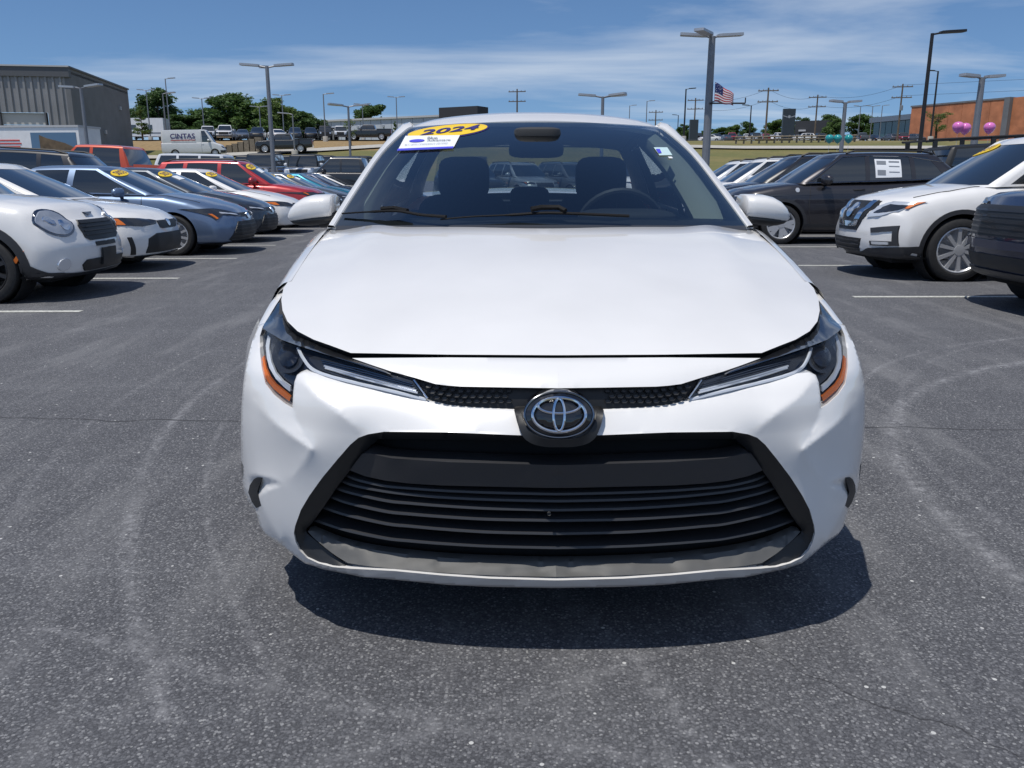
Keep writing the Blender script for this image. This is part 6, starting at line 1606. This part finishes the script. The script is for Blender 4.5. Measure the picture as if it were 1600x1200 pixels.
# blue-grey warehouse
A0 = at_y(478, 189, 188); B0 = at_y(750, 175, 166); zb2 = gz(-40, 185) - .5
b2 = setp(empty('warehouse', (A0.x, A0.y, zb2)), 'long low blue-grey warehouse with a dark block at its end', 'building')
dv = Vector((B0.x - A0.x, B0.y - A0.y, 0)); l2 = dv.length; dv.normalize(); n2 = Vector((dv.y, -dv.x, 0)); h2 = A0.z - zb2
def fb(a, b, d0, d1, z0, z1): P = [dv * a + n2 * d0, dv * b + n2 * d0, dv * b + n2 * d1, dv * a + n2 * d1]; return [(p.x, p.y) for p in P], z0, z1
MB().prism(*fb(0, l2 - .2, -5, 0, 0, h2 - .35)).build('wall', M_BLUEG, b2, False); MB().prism(*fb(-.3, l2 - .1, -5.3, .35, h2 - .35, h2)).build('roof_edge', M_EAVE, b2, False)
MB().prism(*fb(l2 * .80, l2 * 1.0, -3, .9, 0, h2 + 1.25)).build('dark_block', M_CHARW, b2, False)
MB().prism(*fb(l2 * .10, l2 * .205, .0, .12, 1.0, h2 * .62)).build('roll_up_door', M_GREYW, b2, False); MB().prism(*fb(l2 * .09, l2 * .215, .0, .25, h2 * .62, h2 * .68)).build('door_canopy', M_CHARW, b2, False)
for f_ in (.32, .47, .60): MB().prism(*fb(l2 * f_, l2 * f_ + .5, .0, .2, h2 * .62, h2 * .70)).build('wall_lamp', M_LED, b2, False)
for f_ in np.arange(.04, .74, .06): MB().prism(*fb(l2 * f_, l2 * f_ + .06, .0, .03, 0, h2 - .36)).build('wall_seam', M_GREYW, b2, False)
# orange hall
A0 = at_y(1425, 166, 200); B0 = at_y(1572, 154, 180); zb3 = gz(100, 195) - 1
b3 = setp(empty('showroom', (A0.x, A0.y, zb3)), 'showroom with weathered orange panel facade', 'building'); dv = Vector((B0.x - A0.x, B0.y - A0.y, 0)); l3 = dv.length; dv.normalize(); n2 = Vector((dv.y, -dv.x, 0)); h3 = A0.z - zb3
MB().prism(*fb(0, l3, -18, -.1, 0, h3)).build('core_wall', M_CHARW, b3, False)
for k in range(7): MB().prism(*fb(k * l3 / 7 + .03, (k + 1) * l3 / 7 - .03, -.08, .08, 0, h3 - .25)).build('facade_panel', M_RUST, b3, False)
MB().prism(*fb(-.2, l3 + .2, -18, .2, h3 - .25, h3 + .1)).build('parapet', M_GREYW, b3, False); MB().prism(*fb(l3, l3 + 1.2, -18, .5, 0, h3 + .1)).build('pier', M_GREYW, b3, False)
for k in range(5): MB().prism(*fb(l3 + 1.25 + k * 4, l3 + 5.2 + k * 4, -18, -.5, 0, h3)).build('facade_panel', M_RUST, b3, False)
# glass hall and charcoal hall
A0 = at_y(1366, 184, 215); B0 = at_y(1427, 174, 203); zb4 = gz(90, 205) - 1
b4 = setp(empty('glass_hall', (A0.x, A0.y, zb4)), 'low glass-fronted hall beside the orange showroom', 'building'); dv = Vector((B0.x - A0.x, B0.y - A0.y, 0)); l4 = dv.length; dv.normalize(); n2 = Vector((dv.y, -dv.x, 0)); h4 = A0.z - zb4
MB().prism(*fb(0, l4, -12, -.3, 0, h4 - 1.2)).build('core_wall', M_CHARW, b4, False)
for k in range(6): MB().prism(*fb(k * l4 / 6 + .08, (k + 1) * l4 / 6 - .08, -.28, 0, 0, h4 - 1.25)).build('pane', M_GREENGL, b4, False)
MB().prism(*fb(-.6, l4 + .3, -12.4, .9, h4 - 1.2, h4)).build('roof_band', pm('blue_band', (.16, .20, .25), .5), b4, False)
A0 = at_y(1243, 189, 226); B0 = at_y(1314, 187, 222); zb5 = gz(70, 224) - 1
b5 = setp(empty('dark_hall', (A0.x, A0.y, zb5)), 'low charcoal hall with glass base behind the winged pylon sign', 'building'); dv = Vector((B0.x - A0.x, B0.y - A0.y, 0)); l5 = dv.length; dv.normalize(); n2 = Vector((dv.y, -dv.x, 0)); h5 = A0.z - zb5
MB().prism(*fb(0, l5, -12, 0, h5 * .42, h5)).build('wall', M_CHARW, b5, False); MB().prism(*fb(.3, l5 - .3, -12, -.3, 0, h5 * .42)).build('glass_base', M_GREENGL, b5, False); MB().prism(*fb(1, l5 * .25, -.1, 1.6, h5 * .55, h5 * .62)).build('canopy', M_EAVE, b5, False)
# pylon signs
def pylon(px0, px1, py0, D, label, mark):
    a = at_y(px0, py0, D); b = at_y(px1, py0, D); z0 = gz(a.x, D); w_ = b.x - a.x; h = a.z - z0
    o = setp(empty('pylon_sign', ((a.x + b.x) / 2, D, z0)), label, 'sign')
    MB().box(-w_ / 2, w_ / 2, -.35, .35, -.3, h).build('panel', pm('pylon_slate', (.035, .045, .055), .35), o, False)
    if mark:
        mb = MB()
        for s in (-1, 1): mb.prism([(s * .35, h - 1.62), (s * 1.25, h - 1.35), (s * 1.3, h - 1.5), (s * .4, h - 1.78)][::s], .352, .37, Matrix.Rotation(R(90), 4, 'X'))
        mb.lathe([(.0, .02), (.30, .02), (.30, 0)], 16, Matrix.Translation((0, -.352, h - 1.62)) @ Matrix.Rotation(R(90), 4, 'X')); setp(mb.build('winged_mark', M_LED, o, False), kind='stuff')
    return o
pylon(1078, 1091, 187, 150, 'dark slender pylon sign beside a utility pole', False); pylon(1224, 1243, 170, 185, 'tall slate pylon sign with a pale winged emblem', True)
# guard rail
g0 = (xat(1150, 103), 103); g1 = (xat(1335, 108), 108)
gr_ = setp(empty('guard_rail', (g0[0], g0[1], gz(*g0))), 'low timber-posted guard rail along the far grass edge', 'guard rail'); M_GRW = pm('weathered_timber', (.20, .17, .13), .9, noise=(6, .3))
for k in range(17):
    x = g0[0] + (g1[0] - g0[0]) * k / 16; y = g0[1] + (g1[1] - g0[1]) * k / 16; z = gz(x, y) - gz(*g0); MB().box(x - g0[0] - .09, x - g0[0] + .09, y - g0[1] - .09, y - g0[1] + .09, z - .2, z + .85).build('post', M_GRW, gr_, False)
for zz in (.42, .72):
    MB().tube([(g0[0] - g0[0] - .2, -.14, zz), (g1[0] - g0[0] + .2, g1[1] - g0[1] - .14, gz(*g1) - gz(*g0) + zz)], .08, 4).build('rail', M_GRW, gr_, False)
# stepped timber retaining wall
for k in range(7):
    x = xat(352 + k * 9, 92); setp(MB().box(x - .35, x + .35, 91.5, 92.4, gz(x, 92) - .3, gz(x, 92) + .55 + .16 * k).build('timber_block', M_GRW, None, False), ['lowest', 'second lowest', 'third lowest', 'middle', 'third tallest', 'second tallest', 'tallest'][k] + ' brown timber block of the stepped wall beside the delivery van', 'timber block', 'stepped timber blocks')
# box trailer
tx = xat(38, 56); tz = gz(tx, 56); trl = setp(empty('trailer', (tx, 56, tz), R(-6)), 'white box trailer with landscape graphic below the warehouse', 'trailer')
TL, TH = 8.4, at_y(60, 196, 56).z - tz
MB().box(-TL / 2, TL / 2, 0, 2.4, .9, TH - .12).build('box', M_WHITE, trl, False); MB().box(-TL / 2 - .05, TL / 2 + .05, -.06, 2.46, TH - .12, TH).build('roof_cap', M_EAVE, trl, False)
MB().box(TL / 2 - 3.3, TL / 2 - .2, -.03, -.005, 1.0, TH - .45).build('graphic_sky', pm('graphic_blue', (.10, .19, .30), .6), trl, False)
MB().prism([(TL / 2 - 2.7, 1.0), (TL / 2 - .3, 1.0), (TL / 2 - .3, TH - 1.4), (TL / 2 - 1.0, TH - 1.1), (TL / 2 - 1.6, TH - .95), (TL / 2 - 2.2, TH - .8), (TL / 2 - 2.7, TH - .6)], .035, .06, Matrix.Rotation(R(90), 4, 'X')).build('graphic_hills', pm('graphic_brown', (.13, .09, .05), .6, noise=(3, .4)), trl, False)
for k in range(4): MB().box(-1.8 - .15 * (k % 2), .1 + .1 * (k % 2), -.03, -.005, TH - .95 - .2 * k, TH - .88 - .2 * k).build('print_line', M_REDINK, trl, False)
MB().box(-.95, .05, -.03, -.005, 1.0, 1.25).build('print_line', M_REDINK, trl, False)
for x_ in (-.6, .6):
    for s in (.1, 2.2): o = put('wheel', wheel_mesh(.40, .25, 'steel')[0], M_TYRE, trl); o.location = (x_ + 1, s, .40); o.rotation_euler = (0, 0, R(90))
MB().box(-TL / 2, TL / 2, .3, 2.1, .62, .9).build('chassis', M_DARK, trl, False)
# white house-like trailer far left behind
hx = xat(226, 135); hz = gz(hx, 135); rvh = setp(empty('camper', (hx, 135, hz)), 'white camper standing under the leftmost trees', 'camper')
MB().box(-3.6, 3.6, -1.2, 1.2, .6, 3.3).build('body', M_WHITE, rvh, False); MB().box(1.2, 1.9, -1.23, -1.2, 1.6, 2.3).build('window', M_GLASS, rvh, False); MB().box(-1.6, -.6, -1.23, -1.2, 1.6, 2.3).build('window', M_GLASS, rvh, False); MB().box(-3.6, 3.6, -1.22, -1.2, 1.0, 1.2).build('stripe', M_GREYINK, rvh, False)

# ================================================================== TREES
M_BARK = pm('bark', (.07, .05, .035), .95, noise=(6, .3))
def leafmat(name, c):
    m, t, b = nodes(name); q = NT(t); g = q.n('ShaderNodeNewGeometry'); r_ = q.n('ShaderNodeValToRGB'); e = r_.color_ramp.elements
    e[0].color = (*[v * .55 for v in c], 1); e[1].color = (*[min(1, v * 1.5) for v in c], 1); q.l(g.outputs['Random Per Island'], r_.inputs[0]); q.l(r_.outputs[0], b.inputs['Base Color']); b.inputs['Roughness'].default_value = .6
    tr = q.n('ShaderNodeBsdfTranslucent'); q.l(r_.outputs[0], tr.inputs[0]); mx = q.n('ShaderNodeMixShader', Fac=.3); q.l(b.outputs[0], mx.inputs[1]); q.l(tr.outputs[0], mx.inputs[2]); q.l(mx.outputs[0], t.nodes['Material Output'].inputs[0]); return m
LEAF = [leafmat('leaf_dark', (.07, .13, .034)), leafmat('leaf_mid', (.10, .17, .04)), leafmat('leaf_light', (.125, .19, .045)), leafmat('leaf_pine', (.03, .055, .025))]
def tree_proto(seed, kind):
    """unit tree: height 1, returns (trunk mesh, crown mesh)"""
    rn = random.Random(seed); tk = MB(); tips = []
    th = {'broad': .42, 'cone': .3, 'young': .4}[kind]
    tk.tube([(0, 0, -.02), (.005, 0, th * .6), (.0, .01, th), (0, 0, .85)], [.026, .020, .016, .004], 7)
    n = {'broad': 20, 'cone': 22, 'young': 12}[kind]
    for k in range(n):
        a = rn.random() * 6.28
        if kind == 'broad': z0 = rn.uniform(.08, .75); ln = rn.uniform(.24, .40) * min(1.0, 1.28 - z0); up = rn.uniform(.15, .6)
        elif kind == 'cone': z0 = rn.uniform(.12, .92); ln = .24 * (1.02 - z0); up = .25
        else: z0 = rn.uniform(.3, .85); ln = rn.uniform(.12, .25); up = .7
        e = Vector((math.cos(a) * ln, math.sin(a) * ln, z0 + ln * up)); tk.tube([(0, 0, z0 - .04), (e.x * .5, e.y * .5, z0 + ln * up * .35), e], [.009, .006, .002], 5); tips.append(e); tips.append(Vector((e.x * .55, e.y * .55, z0 + ln * up * .5)))
    if kind == 'broad': tips += [Vector((rn.gauss(0, .10), rn.gauss(0, .10), rn.uniform(.25, .93))) for _ in range(16)]
    if kind == 'cone': tips.append(Vector((0, 0, .97)))
    V = []; F = []
    per = {'broad': 210, 'cone': 90, 'young': 60}[kind]; rad = {'broad': .125, 'cone': .065, 'young': .08}[kind]; ls = {'broad': .024, 'cone': .018, 'young': .015}[kind]
    for t in tips:
        rr = rad * rn.uniform(.7, 1.25)
        for _ in range(per):
            d = Vector((rn.gauss(0, 1), rn.gauss(0, 1), rn.gauss(0, 1))); d.normalize(); p = t + Vector((d.x, d.y, d.z * .75)) * rr * rn.random() ** .45
            u = Vector((rn.gauss(0, 1), rn.gauss(0, 1), rn.gauss(0, .6))).normalized(); w_ = u.cross(Vector((rn.gauss(0, 1), rn.gauss(0, 1), rn.gauss(0, 1)))).normalized(); s = ls * rn.uniform(.6, 1.3)
            b = len(V); V += [p - u * s, p + w_ * s * .55, p + u * s, p - w_ * s * .55]; F.append((b, b + 1, b + 2, b + 3))
    return tk.mesh('trunk'), mesh('crown', V, F, False)
TP = {('broad', 0): tree_proto(1, 'broad'), ('broad', 1): tree_proto(2, 'broad'), ('broad', 2): tree_proto(3, 'broad'), ('cone', 0): tree_proto(4, 'cone'), ('young', 0): tree_proto(5, 'young')}
def tree(px, py, D, wpx, kind, var, leaf, label, group=None, base=None):
    p = at_y(px, py, D); z0 = gz(p.x, D); h = (p.z - z0) * (1.08 if kind == 'broad' else 1.0); wpx *= 1.3 if kind == 'broad' else 1.1; tk, cr_ = TP[(kind, var)]
    o = setp(empty('tree', (p.x, D, z0), random.random() * 6.28), label, 'tree', group); wm = wpx / FPX * D; k = wm / {'broad': .78, 'cone': .5, 'young': .55}[kind]
    a = put('trunk', tk, M_BARK, o); b = put('crown', cr_, LEAF[leaf], o); a.scale = b.scale = (k, k, h)
    if b.data.materials[0] is not LEAF[leaf]: clone_mat(b, LEAF[leaf])
    return o
GT_ = 'trees behind the upper lot'
for px, py, D, wpx, kd, v, lf, lb in [(208, 172, 140, 34, 'broad', 0, 0, 'dark tree peeking past the warehouse wall'), (243, 139, 150, 52, 'broad', 1, 0, 'tall thin-crowned dark tree behind the slender lamps'), (218, 166, 112, 26, 'cone', 0, 2, 'bright green conical young tree beside the warehouse'),
     (285, 178, 150, 60, 'broad', 2, 0, 'low dark tree right of the tall thin-crowned tree'), (318, 172, 155, 56, 'broad', 0, 1, 'mid green tree behind the slender two-headed lamp'), (357, 145, 150, 78, 'broad', 1, 0, 'largest dark broad tree on the ridge'), (385, 158, 148, 62, 'broad', 2, 1, 'mid green tree leaning on the largest ridge tree'),
     (425, 155, 146, 54, 'broad', 0, 2, 'light green tree behind the three-headed lamp'), (412, 186, 135, 44, 'broad', 1, 1, 'low bushy tree beneath the three-headed lamp'), (452, 170, 160, 60, 'broad', 1, 0, 'dark tree just left of the blue-grey warehouse'), (476, 178, 165, 50, 'broad', 0, 0, 'dark tree touching the blue-grey warehouse corner'), (335, 186, 138, 50, 'broad', 2, 0, 'low dark tree above the white boxy SUV'), (265, 190, 138, 44, 'broad', 0, 0, 'low dark tree above the delivery van')]:
    tree(px, py, D, wpx, kd, v, lf, lb, GT_)
tree(576, 159, 225, 48, 'broad', 2, 0, 'round dark tree rising behind the blue-grey warehouse'); tree(547, 186, 100, 18, 'young', 0, 2, 'pale sapling in front of the blue-grey warehouse'); tree(617, 190, 140, 14, 'cone', 0, 2, 'small conical tree against the warehouse wall')
tree(1467, 173, 150, 44, 'young', 0, 1, 'airy young tree in front of the orange facade'); tree(1070, 195, 170, 22, 'broad', 0, 0, 'small dark tree beside the dark pylon')
for px, py, D, wpx, lf, lb in [(1105, 200, 240, 18, 0, 'tiny tree hidden by the flag lamp'), (1128, 199, 250, 26, 1, 'small tree left of the far car row'), (1148, 195, 250, 24, 1, 'small tree over the far red cars'), (1168, 190, 240, 24, 0, 'small dark tree at the black lamp'), (1215, 184, 235, 34, 1, 'rounded tree left of the winged pylon'), (1252, 184, 240, 26, 0, 'dark tree right of the winged pylon'), (1292, 180, 245, 42, 0, 'broad dark tree above the charcoal hall'), (1303, 185, 200, 24, 1, 'mid green tree before the charcoal hall'), (1350, 178, 260, 40, 0, 'dark tree beyond the two thin lamps')]:
    tree(px, py, D, wpx, 'broad', random.randrange(3), lf, lb, 'far small trees')
# ================================================================== BALLOONS
def balloon(px, py, D, rpx, mat, label, group, zend):
    p = at_y(px, py, D); r_ = rpx / FPX * D
    o = mk('balloon', *(lambda m: (m.v, m.f))(MB().lathe([(.001, -1.16), (.06, -1.14), (.10, -1.08), (.28, -1.0), (.62, -.72), (.88, -.32), (1, .12), (.93, .5), (.70, .8), (.38, .96), (.001, 1.02)], 20, Matrix.Scale(r_, 4))), mat, None, True, None); o.location = p; setp(o, label, 'balloon', group)
    MB().tube([(0, 0, -1.14 * r_), (.02, .01, (zend - p.z) * .5), (0, 0, zend - p.z)], .004, 4).build('string', M_PAPER, o)
M_TEALB = pm('teal_balloon', (.02, .30, .30), .18, coat=.8); M_PINKB = pm('pink_balloon', (.78, .20, .55), .18, coat=.8)
for px in (1296, 1309, 1326): balloon(px, 217, 33, 6.2, M_TEALB, 'teal balloon floating behind the charcoal crossover', 'teal balloons', gz(xat(px, 33), 33))
for px, py in ((1497, 199), (1508, 201), (1546, 200)): balloon(px, py, 24.2, 8.2, M_PINKB, 'shiny pink balloon above the roof rack', 'pink balloons', gz(xat(px, 24.2), 24.2))
